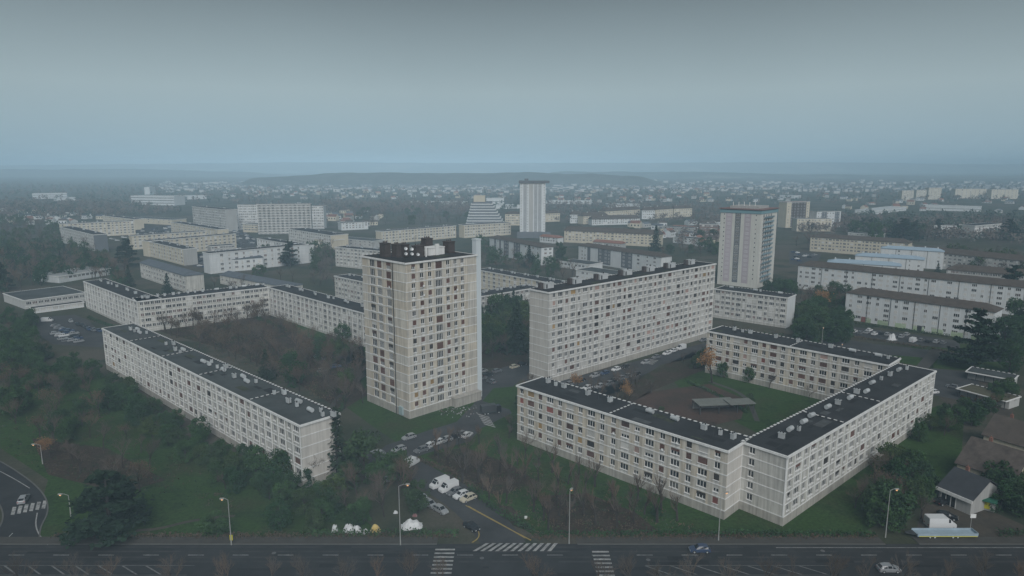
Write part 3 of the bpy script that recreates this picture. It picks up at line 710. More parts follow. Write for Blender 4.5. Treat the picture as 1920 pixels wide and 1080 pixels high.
for x, y in ((10.9, 8.3), (13.2, 7.2)): b.box(x - 0.2, x + 0.2, y - 0.15, y + 0.15, 0, 3.1)
ob('phone_antenna', b.mesh('phone_antenna', WHITE), tw, (0, 0, hT))
for x, y, hh in ((2, 20, 4.5), (17, 18, 5.5), (26, 10, 4.0)):
    b = MB(); b.tube((x, y, 0), (x, y, hh), 0.05, 0.04, 4); b.box(x - 0.9, x + 0.9, y - 0.03, y + 0.03, hh - 0.4, hh - 0.34); b.box(x - 0.6, x + 0.6, y - 0.03, y + 0.03, hh - 0.9, hh - 0.84); ob('aerial', b.mesh('aerial', DARKM), tw, (0, 0, hT))
b = MB(); b.box(0, 1.9, -0.5, 0.0, 0, 2.6); (x, y), q = place('L', L, D, 18.6, -0.06); ob('meter_cabinet', b.mesh('meter_cabinet', mat('pale_blue_steel', (0.33, 0.42, 0.44), rough=0.5)), tw, (x, y, 0.5), q)
b = MB(); b.box(16.5, 27.6, -2.4, -0.1, 0, 2.9); b.box(16.3, 27.8, -2.6, -0.08, 2.9, 3.1); ob('annex', b.mesh('annex', PLINTH), tw)

# ------------------------------------------------------------------ the other blocks, farther off
def hip_roof(L, D, rh, over=0.5, hip=0.9, m=0):
    b = MB(); o_ = over; x = min(D * 0.5 * hip, L * 0.48)
    a, c, d, e_ = (-o_, -o_, 0), (L + o_, -o_, 0), (L + o_, D + o_, 0), (-o_, D + o_, 0)
    p, q = (x - o_, D / 2, rh), (L - x + o_, D / 2, rh)
    b.face([a, c, q, p]); b.face([c, d, q]); b.face([d, e_, p, q]); b.face([e_, a, p]); b.face([e_, d, c, a])
    b.box(-o_, L + o_, -o_, D + o_, -0.22, -0.01)
    return b
def mid(label, A, B, h, D, fl, c=0, cL=0, cR=0, pat='nw', wall=GREYW, endm=None, roof='flat', rm=None, rh=2.2, hip=0.9, name='apartment_block', cat='apartment block', group=None, band=WHITE, bandt=0.2,
        apron=0.8, states=None, seed=None, chim=0, cols=None, colsR=None, plinth=1.4, ang=None, L=None, strips=(), ribs=0, dashes=False, top=0.35, pipes=0, marg=0.5):
    O, a_, L_ = seg(A, B, h)
    if ang is not None: a_ = R(ang)
    L = L or L_
    seed = seed if seed is not None else int(A[0] * 7 + A[1]); rg = random.Random(seed)
    states = states or (['glass'] * 72 + ['brown'] * 9 + ['pale'] * 14 + ['dark'] * 5)
    t = thing(name, label, cat, O, a_, group)
    b = MB(); b.box(0, L, 0, D, 0, h - 0.3 if roof == 'flat' else h - 0.24); ob('wall', b.mesh('wall', wall), t)
    if endm:
        for s in endm[1]:
            (x, y), q = place(s, L, D, 0, 0); W = side_xf(s, L, D)[2]
            b = MB(); b.box(0.02, W - 0.02, -0.05, 0.02, 0, h - 0.35); ob('end_panel', b.mesh('end_panel', endm[0]), t, (x, y, 0), q)
    fh = (h - plinth - top) / fl
    if bandt:
        for i in range(fl):
            z = plinth + fh * i; b = MB(); b.box(-0.06, L + 0.06, -0.08, 0.02, z - bandt / 2, z + bandt / 2)
            if cR: b.box(L - 0.02, L + 0.08, 0.03, D, z - bandt / 2, z + bandt / 2)
            if cL: b.box(-0.08, 0.02, 0.03, D, z - bandt / 2, z + bandt / 2)
            ob('floor_band', b.mesh('floor_band', band), t)
    if roof == 'flat':
        r = roof_flat(t, L, D, h, rm or ROOF, dashes, (), 0.45, band)
        if chim: chimneys(r, chim_row(L, D, chim, seed), h)
    else:
        r = ob('roof', hip_roof(L, D, rh, 0.45, hip).mesh('roof', rm or TILE), t, (0, 0, h))
        for k in range(chim):
            b = MB(); b.box(-0.4, 0.4, -0.3, 0.3, 0, 1.3); ob('chimney', b.mesh('chimney', WHITEW), r, (L * (k + 0.5) / chim, D * 0.5 + (1.0 if k % 2 else -0.6), rh - 0.5))
    for u0, u1, m, dep in strips:
        b = MB(); b.box(u0 * L, u1 * L, -dep, 0.02, plinth * 0.6, h - 0.5); ob('wall_strip', b.mesh('wall_strip', m), t)
    if ribs:
        b = MB(); b.box(-0.1, 0.1, -0.16, 0.02, 0.8, h - 0.45); me = b.mesh('rib', WHITE)
        for k in range(ribs + 1): ob('rib', me, t, (min(max(L * k / ribs, 0.12), L - 0.12), 0, 0))
    for k in range(pipes):
        b = MB(); b.box(-0.12, 0.12, -0.14, 0.02, 0.3, h - 0.3); ob('drainpipe', b.mesh('drainpipe', DARKM), t, (L * (k + 1) / (pipes + 1), 0, 0))
    lst = []
    if c: lst.append(('F', uniform(L, c, pat, marg, marg)))
    if cols: lst.append(('F', [(f * L, ty) for f, ty in cols]))
    if cL: lst.append(('L', uniform(D, cL, 'n', 1, 1)))
    if cR: lst.append(('R', uniform(D, cR, 'n', 1, 1)))
    if colsR: lst.append(('R', [(f * D, ty) for f, ty in colsR]))
    n = 0
    for s, cc in lst:
        for i in range(fl):
            for u, ty in cc:
                ow, oh, sill, npn = OPEN[ty]
                if n >= 300: break
                n += 1
                (x, y), q = place(s, L, D, u - ow / 2, 0)
                ap = apron if ty != 's' else 0
                if ap == 'balcony' and ty != 'l': ap = 0
                if isinstance(ap, float): ap = min(ap, sill - 0.12)
                st = rg.choice(states)
                ob('window', midwin_mesh(ow, oh, npn, st, round(ap, 2) if isinstance(ap, float) else ap), t, (x, y, plinth + fh * i + min(sill, fh - oh - 0.1)), q)
    return t


NG = 'flat roofed blocks of the left courtyard'
mid('grey five storey arm ending beside the left car park', (157, 527), (257, 565), 15.0, 10.5, 5, 18, wall=PALEP, dashes=True, chim=6, ribs=18, group=NG)
mid('low five storey block behind the brown courtyard trees, facing the avenue', (257, 565), (503, 538), 15.0, 10.5, 5, 26, wall=PALEP, apron=0.0, bandt=0.14, dashes=True, chim=9, group=NG)
mid('grey block running from the left courtyard corner to behind the cream tower', (503, 538), (745, 604), 15.0, 10.5, 5, 27, wall=PALEP, dashes=True, chim=8, ribs=27, group=NG)
mid('short four storey block half hidden behind the left edge of the cream tower', (627, 517), (700, 532), 13.0, 10.5, 4, 12, wall=PALEP, chim=3, endm=(GREYW, 'L'))
mid('five storey block behind the roof chimneys of the cream tower', (628, 463), (730, 472), 15.0, 10.5, 5, 14, wall=PALEP, chim=4, endm=(CREAMW, 'R'))
mid('four storey wing between the cream tower and the big slab', (880, 559), (1010, 538), 12.0, 10.5, 4, 14, wall=GREYW, dashes=True, chim=5)
mid('four storey wing with white roof edge running behind the big slab', (893, 505), (1110, 544), 12.0, 10.5, 4, 20, wall=CREAMW, dashes=True, chim=9)
mid('five storey block with bare white end wall right of the big slab', (1340, 541), (1477, 558), 15.0, 10.8, 5, 13, wall=PALEP, dashes=True, chim=3, endm=(WHITEW, 'R'), pat='wnwn')
# left middle distance
mid('block with dark slate end wall among the brown trees at left', (112, 425), (175, 440), 16.0, 11, 5, 16, wall=GREYW, endm=(SLATEW, 'R'), chim=3)
mid('long pale block behind the slate ended one at left', (112, 420), (252, 414), 15.5, 11, 5, 18, wall=CREAMW, chim=5, endm=(WHITEW, 'R'))
mid('pale low block behind the parked cars at far left', (192, 404), (251, 411), 13.0, 11, 4, 14, wall=CREAMW, chim=3)
mid('cream block with ribbed front above the left parking rows', (320, 416), (408, 430), 13.0, 11, 4, 18, wall=CREAMW, chim=5, endm=(CREAMW, 'R'))
mid('rear of two parallel cream blocks in the left middle distance', (247, 442), (387, 433), 13.0, 10, 4, 16, wall=CREAMW, chim=5)
mid('front of two parallel cream blocks in the left middle distance', (277, 452), (442, 438), 13.5, 10, 4, 18, wall=CREAMW, chim=5, endm=(CREAMW, 'R'))
mid('cream wing with blank end behind the purple bare tree', (280, 453), (343, 467), 13.0, 10.5, 4, 12, wall=CREAMW, chim=4, endm=(GREYW, 'R'))
mid('white four storey block with blank right end behind dark pines', (392, 475), (578, 458), 15.0, 11, 4, 12, wall=WHITEW, chim=5, pat='wn', endm=(WHITEW, 'R'), marg=6.0)
mid('white ribbed wing joined behind the pine screened white block', (482, 447), (567, 461), 14.0, 10, 4, 16, wall=WHITEW, chim=4, ribs=16)
mid('small two storey wing with grey roof in front of the white block', (425, 487), (493, 482), 9.0, 12, 2, 6, wall=WHITEW, roof='hip', rm=SLATE, rh=1.6, hip=0.3, chim=0, name='school_wing', cat='school')
mid('school building with grey pitched roof and long window strips', (262, 492), (347, 517), 10.5, 11, 3, 16, pat='w', wall=PALEP, roof='hip', rm=SLATE, rh=2.0, hip=0.15, chim=0, name='school_building', cat='school', apron=0.5)
mid('long low school hall with grey roof behind the courtyard block', (412, 515), (535, 538), 6.0, 12, 1, 14, pat='w', wall=PALEP, roof='hip', rm=SLATE, rh=2.0, hip=0.15, name='school_hall', cat='school', apron=0.4)
mid('low pale school pavilion with flat bright roof among autumn trees', (110, 518), (206, 503), 4.6, 24, 1, 12, pat='w', wall=WHITEW, rm=mat('pale_roof_gravel', (0.30, 0.31, 0.31), nz=0.2, nscale=0.3), name='school_pavilion', cat='school', apron=0.0)
mid('wide flat dark hall beside the left car park', (45, 563), (160, 548), 5.0, 34, 1, 10, pat='w', wall=GREYW, name='sports_hall', cat='hall', apron=0.0, rm=ROOFG)
mid('low white garage row at the head of the left car park', (60, 578), (157, 566), 2.9, 5, 1, 8, pat='w', wall=WHITEW, name='garage_row', cat='garages', apron=0.0, states=['pale'], plinth=0.1)
WS = ['glass'] * 55 + ['pale'] * 30 + ['dark'] * 15
mid('broad ten storey block with stacked balconies', (481, 383), (582, 382), 34.0, 12, 11, 12, pat='l', wall=GREYW, apron='balcony', states=['dark'] * 6 + ['glass'] * 4, chim=2, bandt=0.5)
mid('eight storey grey block with blank left wall left of the balcony block', (360, 387), (422, 393), 26.0, 14, 8, 10, pat='lw', wall=GREYW, apron='balcony', endm=(WHITEW, 'L'), chim=2, bandt=0.4)
mid('pale ribbed block between the two balcony blocks', (424, 395), (452, 392), 22.0, 12, 7, 8, wall=WHITEW, ribs=5)
mid('taller pale block rising behind the balcony block', (445, 384), (481, 384), 30.0, 12, 9, 9, wall=WHITEW, ribs=5)
mid('cream four storey block tucked left of the balcony block', (450, 404), (482, 403), 16.0, 12, 5, 10, wall=CREAMW)
mid('distant grey block peeping out right of the balcony block', (583, 386), (606, 386), 28.0, 12, 8, 6, wall=WHITEW, ribs=6)
mid('ribbed block with blank cream end behind the cream tower', (541, 429), (620, 441), 13.5, 18, 4, 20, wall=GREYW, ribs=20, endm=(CREAMW, 'R'), chim=3)
mid('long three storey cream block left of the pyramid offices', (715, 434), (855, 423), 13.0, 10, 4, 24, wall=CREAMW, endm=(CREAMW, 'L'), chim=4)
mid('cream block with blank left end below the pyramid offices', (870, 422), (958, 417), 14.0, 11, 4, 18, wall=CREAMW, endm=(CREAMW, 'L'), chim=2)
STR = [(0.10, 0.14, SLATEW, 0.03), (0.21, 0.24, SLATEW, 0.03), (0.30, 0.40, SLATEW, 0.03), (0.50, 0.62, SLATEW, 0.03)]
mid('white block with brown hipped roof and grey balcony strips', (918, 445), (1015, 464), 14.0, 11, 4, wall=WHITEW, roof='hip', strips=STR, cols=[(0.12, 'n'), (0.18, 'n'), (0.33, 'n'), (0.37, 'n'), (0.53, 'n'), (0.59, 'n'), (0.72, 'w'), (0.86, 'w'), (0.94, 'n')], colsR=[(0.35, 'w'), (0.75, 'w')], apron=0.0, bandt=0, rm=TILE)
STR2 = [(0.12, 0.16, SLATEW, 0.03), (0.26, 0.42, SLATEW, 0.03), (0.55, 0.68, SLATEW, 0.03)]
mid('white block with brown hipped roof behind the roof of the big slab', (1085, 460), (1240, 482), 13.0, 11, 4, wall=WHITEW, roof='hip', strips=STR2, cols=[(0.05, 'n'), (0.09, 'n'), (0.29, 'w'), (0.36, 'w'), (0.40, 'n'), (0.58, 'w'), (0.65, 'w'), (0.75, 'w'), (0.85, 'n'), (0.93, 'w')], apron=0.0, bandt=0, rm=TILE)
mid('low flat nursery with pale walls between slab and white block', (1050, 489), (1105, 496), 5.0, 16, 1, 8, pat='w', wall=WHITEW, name='nursery', cat='school', rm=ROOFG, apron=0.0)
mid('flat roofed two storey hall close behind the slab roof', (1080, 505), (1165, 517), 8.0, 16, 2, 10, wall=WHITEW, name='community_hall', cat='hall', rm=ROOFG, apron=0.0)
mid('long brown roofed block masked by bare trees', (1058, 432), (1238, 440), 12.0, 12, 4, 26, wall=CREAMW, roof='hip', rm=TILE, rh=4.0, hip=0.4, apron=0.0, bandt=0)
mid('white house with red roof in front of the long brown roof', (1012, 443), (1046, 446), 6.0, 9, 2, 7, wall=WHITEW, roof='hip', rm=TILER, rh=2.0, hip=0.3, apron=0.0, bandt=0, name='house', cat='house')
mid('grey villa with red roof right of the nursery trees', (1112, 453), (1165, 457), 5.0, 9, 1, 7, wall=GREYW, roof='hip', rm=TILER, rh=2.0, hip=0.3, apron=0.0, bandt=0, name='house', cat='house')
for i, (x0, y0, x1, y1, hh, m, lb) in enumerate([(1069, 402, 1090, 402, 12, WHITEW, 'white gabled terrace block left of the row beyond the slab'), (1094, 405, 1140, 403, 11, CREAMW, 'cream terrace with brown gables in the row beyond the slab'),
        (1136, 396, 1200, 392, 13, CREAMW, 'longest cream terrace with brown roof in the row beyond the slab'), (1204, 394, 1228, 394, 13, WHITEW, 'white terrace with hipped roof in the row beyond the slab'),
        (1230, 393, 1262, 391, 13, CREAMW, 'yellowish terrace with hipped roof in the row beyond the slab'), (1264, 391, 1298, 390, 13, CREAMW, 'rightmost terrace of the row beyond the slab'), (1110, 411, 1200, 409, 8, WHITEW, 'low white gabled houses in front of the terrace row')]):
    mid(lb, (x0, y0), (x1, y1), hh, 13, 3, max(4, int((x1 - x0) / 4)), wall=m, roof='hip', rm=TILE, rh=4.2, hip=0.5, apron=0.0, bandt=0, chim=2, name='terrace', cat='terrace')
mid('yellowish four storey building left of the far tower', (947, 401), (976, 401), 15.0, 14, 4, 7, wall=CREAMW, roof='hip', rm=TILE, rh=3, apron=0.0, bandt=0)
mid('pale house with brown roof right of the far tower', (1023, 400), (1050, 399), 12.0, 12, 3, 6, wall=CREAMW, roof='hip', rm=TILE, rh=3, apron=0.0, bandt=0)
# distant slim tower
MIDG = mat('mid_grey_cladding', (0.24, 0.255, 0.275), nz=0.1, nscale=0.2)
t3 = mid('distant slim pale tower with dark cap and four dark window bands', (975, 344), (1023, 344), 58.0, 20, 18, cols=[(0.05, 's'), (0.20, 'l'), (0.30, 's'), (0.62, 'l'), (0.78, 'l'), (0.95, 's')], wall=WHITEW, name='residential_tower', cat='tower block', band=WHITE, bandt=0.0, apron=0.0, states=['dark'] * 5 + ['glass'] * 5, plinth=7.0,
    strips=[(0.14, 0.26, MIDG, 0.03), (0.56, 0.68, MIDG, 0.03), (0.72, 0.84, MIDG, 0.03), (0.35, 0.52, GREYW, 0.25)])
b = MB(); Lt = 30; b.box(-1, 31.5, -1, 21, 58.2, 60.6); b.box(5, 9, 6, 10, 60.6, 63); ob('roof_cap', b.mesh('roof_cap', SLATEW), t3)
b = MB(); b.box(-3, 33, -3.0, 0.0, 0, 6.5); ob('podium', b.mesh('podium', SLATEW), t3)
# tower with turquoise fascia
t2 = mid('cream tower with turquoise fascia and dark loggia column right of the slab', (1351.6, 396.7), (1428, 400.2), 47.5, 27, 15, cols=[(0.10, 's'), (0.22, 'w'), (0.44, 'l'), (0.68, 'w'), (0.88, 's')], colsR=[(0.16, 'l'), (0.31, 'l'), (0.46, 'l'), (0.61, 'l')], wall=mat('off_white_render', (0.58, 0.57, 0.53), nz=0.07, nscale=0.1, streak=0.1), name='residential_tower', cat='tower block',
    bandt=0.0, apron=0.0, states=['dark'] * 4 + ['glass'] * 4 + ['rose'] * 1, plinth=4.0, roof='flat', strips=[(0.14, 0.30, PINKW, 0.03), (0.37, 0.51, SLATEW, 0.02), (0.60, 0.76, PINKW, 0.03)], band=CYAN)
O2, a2, L2 = seg((1351.6, 396.7), (1428, 400.2), 47.5)
b = MB(); b.box(-0.4, L2 + 0.4, -0.4, 27.4, 47.52, 49.0); ob('fascia', b.mesh('fascia', CYAN), t2)
b = MB(); b.box(-0.1, L2 + 0.1, -0.1, 27.1, 49.02, 49.4); b.box(-1.0, L2 + 1.0, -1.0, 28.0, 49.42, 49.9); ob('roof_slab', b.mesh('roof_slab', REDF), t2)
b = MB(); b.box(4, L2 - 4, 5, 22, 49.92, 51.4); ob('plant_room', b.mesh('plant_room', GREYW), t2)
for k in range(6): ob('phone_antenna', cached('ant', lambda: (lambda q: (q.box(-0.15, 0.15, -0.15, 0.15, 0, 2.4), q.mesh('phone_antenna', WHITE))[1])(MB())), t2, (6 + k * 2.4, 5 + (k % 3) * 3, 51.4))
for i in range(15):
    z = 4.0 + i * (47.5 - 4.35) / 15; b = MB(); b.box(L2 - 0.02, L2 + 1.1, 3.6, 19.6, z - 0.12, z + 0.08); b.box(L2 + 1.02, L2 + 1.1, 3.6, 19.6, z + 0.08, z + 1.0); ob('balcony', b.mesh('balcony', mat('blue_green_balcony_glass', (0.19, 0.27, 0.31), rough=0.3, rand=0.3)), t2)
# renovated white blocks on the right
RS = ['glass'] * 40 + ['pale'] * 45 + ['dark'] * 8
w1 = mid('white insulated block with green base facing the row of parked cars', (1587, 548), (1866, 585), 13.8, 12, 5, cols=[((i + 0.6) / 15, 'nwwnw'[i % 5]) for i in range(15)], wall=WHITEW, roof='hip', rm=TILE, rh=2.6, apron=0.0, bandt=0, states=RS, pipes=5, plinth=0.5)
Lw = seg((1587, 548), (1866, 585), 13.8)[2]
for k in range(8):
    b = MB(); b.box(0.1 + k * Lw / 8, (k + 0.62) * Lw / 8, -0.05, 0.02, 0.02, 2.2); ob('base_panel', b.mesh('base_panel', GREENP), w1)
for u, m in ((0.13, SHUT['red']), (0.53, DARKM)):
    b = MB(); b.box(u * Lw, u * Lw + 2.0, -0.1, 0.02, 0.02, 2.6); ob('door', b.mesh('door', m), w1)
mid('longest white block, brown hipped roof, behind the cedar', (1497, 497), (1990, 546), 15.0, 12, 5, cols=[((i + 0.5) / 34, 'nwwnw'[i % 5]) for i in range(34)], wall=WHITEW, roof='hip', rm=TILE, rh=2.8, apron=0.0, bandt=0, states=RS, pipes=8, plinth=0.8)
for A, B, lb in (((1552, 491), (1690, 499), 'lowest of three stepped white blocks with pale blue roofs'), ((1604, 479), (1733, 487), 'middle of three stepped white blocks with pale blue roofs'), ((1652, 465), (1770, 472), 'highest of three stepped white blocks with pale blue roofs')):
    mid(lb, A, B, 13.5, 12, 4, cols=[(0.1, 'n'), (0.3, 'n'), (0.5, 'w'), (0.8, 's'), (0.93, 'n')], cR=2, wall=WHITEW, roof='hip', rm=BLUER, rh=1.8, apron=0.0, bandt=0, states=RS, chim=5, pipes=3)
mid('long brown roofed block behind bare trees right of the turquoise tower', (1520, 444), (1705, 456), 13.0, 12, 4, 26, wall=CREAMW, roof='hip', rm=TILE, rh=3.0, apron=0.0, bandt=0)
mid('long dark roofed block masked by trees at the far right', (1700, 468), (1990, 496), 12.0, 12, 4, 30, wall=GREYW, roof='hip', rm=TILE, rh=3.4, apron=0.0, bandt=0)
mid('dark roofed row with white dormers behind the longest white block', (1775, 505), (1990, 522), 12.0, 11, 4, 26, wall=GREYW, roof='hip', rm=TILE, rh=3.2, apron=0.0, bandt=0)
mid('beige building with brown tower panels beyond the turquoise tower', (1476, 379), (1519, 378), 32.0, 14, 9, 7, cR=3, wall=CREAMW, strips=[(0.2, 0.85, BROWNM, 0.03)], rm=REDF, bandt=0, apron=0.0, states=['pale'] * 4 + ['glass'] * 6)
mid('white block with dark square recesses beyond the turquoise tower', (1532, 397), (1577, 396), 20.0, 14, 5, 8, wall=WHITEW, strips=[(0.2, 0.42, SLATEW, 0.03), (0.75, 0.95, SLATEW, 0.03)], bandt=0, apron=0.0)
mid('beige ribbed block partly hidden by trees beyond the turquoise tower', (1495, 410), (1560, 410), 15.0, 14, 4, 10, wall=CREAMW, ribs=10, bandt=0, apron=0.0)
mid('white school block with rows of windows among dark conifers at right', (1752, 422), (1822, 424), 12.0, 14, 3, 14, wall=WHITEW, apron=0.0, name='school_building', cat='school')
mid('grey school block with projecting roof slabs right of the white school', (1828, 423), (1878, 419), 14.0, 16, 4, 8, pat='l', wall=GREYW, bandt=0.8, apron=0.0, name='school_building', cat='school')
for i, (x0, y0, x1, b0, lb) in enumerate([(1692, 357, 1714, 376, 'leftmost hazy apartment block of the far right cluster'), (1719, 356, 1738, 375, 'narrow hazy apartment block second in the far right cluster'), (1742, 352, 1766, 374, 'tallest hazy apartment block of the far right cluster'), (1792, 354, 1850, 372, 'broadest hazy apartment block of the far right cluster'), (1860, 355, 1910, 373, 'rightmost hazy apartment block at the picture edge')]):
    mid(lb, (x0, y0), (x1, y0), min(40, height_of(x0, b0, y0)), 16, 8, 7, wall=CREAMW, apron=0.0, bandt=0.3)
BRK = mat('red_brick', (0.19, 0.12, 0.10), nz=0.2)
for A, B, hh, D, wl, lb in (((628, 446), (698, 452), 7, 16, GREYW, 'low grey hall between the ribbed block and the cream tower roof'), ((245, 408), (322, 412), 7, 22, CREAMW, 'pale vaulted sports hall behind the left parking rows'), ((1312, 420), (1346, 421), 14, 14, BRK, 'red brick block just left of the turquoise tower top'),
        ((1236, 424), (1298, 428), 7, 14, GREYW, 'grey low workshop row right of the long brown roof'), ((1262, 444), (1318, 449), 6, 14, WHITEW, 'white shed in the gap behind the slab end'), ((590, 446), (626, 450), 9, 12, CREAMW, 'small cream block left of the ribbed block end'), ((455, 419), (482, 420), 10, 12, CREAMW, 'low cream block at the foot of the balcony block'), ((395, 462), (440, 459), 7, 12, GREYW, 'small grey block behind the white four storey block'), ((640, 418), (690, 416), 9, 16, WHITEW, 'white villa row before the grey wood'), ((1590, 436), (1650, 440), 7, 16, GREYW, 'grey hall among the cedars left of the white school')):
    mid(lb, A, B, hh, D, max(1, hh // 3), 8, wall=wl, apron=0.0, bandt=0.0, rm=ROOFG)
# big sheds and halls in the haze
HZ = [((245, 367), (326, 368), 384, 'long white warehouse with grey stripes left of the balcony blocks', 3), ((328, 371), (350, 368), 381, 'white annex at the right end of the striped warehouse', 2), ((352, 367), (387, 366), 374, 'white shed right of the striped warehouse', 0),
      ((270, 351), (280, 351), 365, 'small white silo tower above the striped warehouse', 0), ((60, 363), (125, 362), 373, 'wide beige shed at far left edge', 2), ((104, 371), (142, 370), 377, 'pale shed below the beige one at far left', 0),
      ((912, 372), (945, 372), 384, 'white hall beside the pyramid offices', 1), ((770, 378), (870, 379), 383, 'long low white shed roof left of the pyramid offices', 0), ((1024, 376), (1108, 377), 382, 'long white shed right of the far tower', 1),
      ((930, 385), (975, 384), 392, 'flat pale hall left of the far tower foot', 0), ((1140, 383), (1200, 383), 388, 'pale low hall above the terrace row', 0), ((1640, 395), (1700, 388), 398, 'white industrial hall beyond the right conifers', 1), ((1735, 385), (1840, 388), 394, 'long beige shed on the far right', 1), ((1462, 366), (1490, 367), 371, 'bright white shed behind the turquoise tower', 0)]
for A, B, b0, lb, st in HZ:
    hh = max(6.0, min(30.0, height_of(A[0], b0, A[1])))
    t = mid(lb, A, B, hh, 30, max(1, int(hh / 4)), 0, wall=WHITEW, rm=mat('pale_roof_sheet', (0.45, 0.47, 0.48), nz=0.1), name='warehouse', cat='warehouse', bandt=0.0)
    Ls = seg(A, B, hh)[2]
    for k in range(st):
        z = hh * (k + 0.7) / (st + 0.6); b = MB(); b.box(0.5, Ls - 0.5, -0.12, 0.02, z, z + hh * 0.09); ob('window_strip', b.mesh('window_strip', SLATEW), t)
# stepped pyramid offices
O, a_, L = seg((873, 412), (945, 412), 6.0)
t = thing('office_building', 'stepped pyramid office building with white balcony bands and a cream top', 'office building', O, a_ + 0.0)
nf = 8; sc_ = L / 55.0
for i in range(nf):
    x0 = i * 1.0 * sc_; x1 = L - i * 2.3 * sc_; y0 = i * 1.6; y1 = 40 - i * 0.6; z = 3.6 * i
    b = MB(); b.box(x0 + 1.5, x1 - 1.5, y0 + 1.8, y1 - 1.5, z + 1.15, z + 3.6); ob('glazed_storey', b.mesh('glazed_storey', SLATEW), t)
    b = MB(); b.box(x0, x1, y0, y1, z + 0.02, z + 1.15); ob('balcony_band', b.mesh('balcony_band', WHITEW), t)
b = MB(); b.box(L * 0.2, L * 0.5, 13, 28, 28.85, 37); ob('lift_tower', b.mesh('lift_tower', CREAMW), t)

# ------------------------------------------------------------------ buildings at the lower right and small structures
def gable_house(label, A, B, h, D, rh, wall, rm, cat='house', name='house', wins=3, gab=True, bands=False):
    O, a_, L = seg(A, B, h); t = thing(name, label, cat, O, a_)
    b = MB(); b.box(0, L, 0, D, 0, h - 0.02)
    for x, x2 in ((0, 0.3), (L - 0.3, L)):
        i = len(b.v); b.v += [(x, 0.1, h - 0.03), (x, D - 0.1, h - 0.03), (x, D / 2, h + rh - 0.3), (x2, 0.1, h - 0.03), (x2, D - 0.1, h - 0.03), (x2, D / 2, h + rh - 0.3)]
        for f in ((0, 2, 1), (3, 4, 5), (0, 3, 5, 2), (1, 2, 5, 4)): b.f.append(tuple(i + q for q in f)); b.m.append(0)
    ob('wall', b.mesh('wall', wall), t)
    b = MB(); o_ = 0.5; th = 0.18; s_ = rh / (D / 2)
    for sgn in (0, 1):
        y0, y1 = (-o_, D / 2) if sgn == 0 else (D + o_, D / 2); z0, z1 = h - o_ * s_ * 0.3, h + rh
        p = [(-o_, y0, z0), (L + o_, y0, z0), (L + o_, y1, z1), (-o_, y1, z1)]
        if sgn: p.reverse()
        b.face([(a, c, d + th) for a, c, d in p]); b.face([(a, c, d) for a, c, d in reversed(p)])
        for k in range(4):
            m, n = p[k], p[(k + 1) % 4]; b.face([m, n, (n[0], n[1], n[2] + th), (m[0], m[1], m[2] + th)])
    r = ob('roof', b.mesh('roof', rm), t)
    b = MB(); b.box(-0.35, 0.35, -0.3, 0.3, 0, 1.6); b.tube((0, 0, 1.6), (0, 0, 2.0), 0.15, 0.13, 6, 0, True); ob('chimney', b.mesh('chimney', TILER), r, (L * 0.3, D * 0.55, h + rh - 0.6))
    for k in range(wins):
        ob('window', midwin_mesh(1.3, 1.3, 2, 'glass', 0), t, (L * (k + 0.5) / wins - 0.65, 0, 1.0))
    return t, L
hs, Lh = gable_house('dark roofed white workshop with glazed front and yard before it', (1762, 913), (1822, 938), 3.6, 11.5, 3.6, GREYW, mat('dark_slate_sheet', (0.045, 0.048, 0.055), nz=0.2), name='workshop', cat='workshop', wins=0)
b = MB(); b.box(0.6, Lh - 3.2, -0.08, 0.02, 0.2, 2.5); ob('shop_front', b.mesh('shop_front', CARGL), hs)
for k in range(4): b = MB(); b.box(0, 0.14, -0.16, -0.06, 0.1, 2.6); ob('mullion', b.mesh('mullion', WHITE), hs, (0.5 + k * (Lh - 3.8) / 3, 0, 0))
b = MB(); b.box(-0.5, Lh + 0.5, -0.75, -0.55, 3.0, 3.75); ob('fascia', b.mesh('fascia', WHITE), hs)
gable_house('large weathered brown roof barn behind the workshop', (1795, 868), (1900, 902), 4.6, 15, 5.0, CREAMW, mat('weathered_tiles', (0.085, 0.07, 0.062), nz=0.4, nscale=0.6), wins=3)
gable_house('brown tiled house at the picture edge above the barn', (1845, 815), (1935, 842), 4.6, 12, 4.6, CREAMW, TILE, wins=3)
gable_house('small white walled house behind the barn', (1880, 905), (1930, 920), 3.0, 9, 2.6, WHITEW, TILE, wins=2)
O, a_, L = seg((1836, 930), (1868, 938), 3.0); t = thing('market_stall', 'green awning kiosk with a yellow sign beside the workshop', 'kiosk', O, a_)
b = MB(); b.box(0, L, 0, 3, 0, 2.5); ob('wall', b.mesh('wall', GREYW), t)
b = MB(); b.prism([(-0.3, -1.2), (L + 0.3, -1.2), (L + 0.3, 3.2), (-0.3, 3.2)], 2.5, 2.75); ob('awning', b.mesh('awning', mat('green_awning', (0.02, 0.11, 0.07))), t)
b = MB(); b.box(0.3, 2.2, -0.12, -0.02, 0.5, 2.3); sg = ob('sign_board', b.mesh('sign_board', YELLOW), t)
for z, w_ in ((1.75, 0.6), (1.45, 0.75)): b = MB(); b.box(1.25 - w_ / 2, 1.25 + w_ / 2, -0.15, -0.125, z, z + 0.14); ob('lettering_bar', b.mesh('lettering_bar', DARKM), sg)
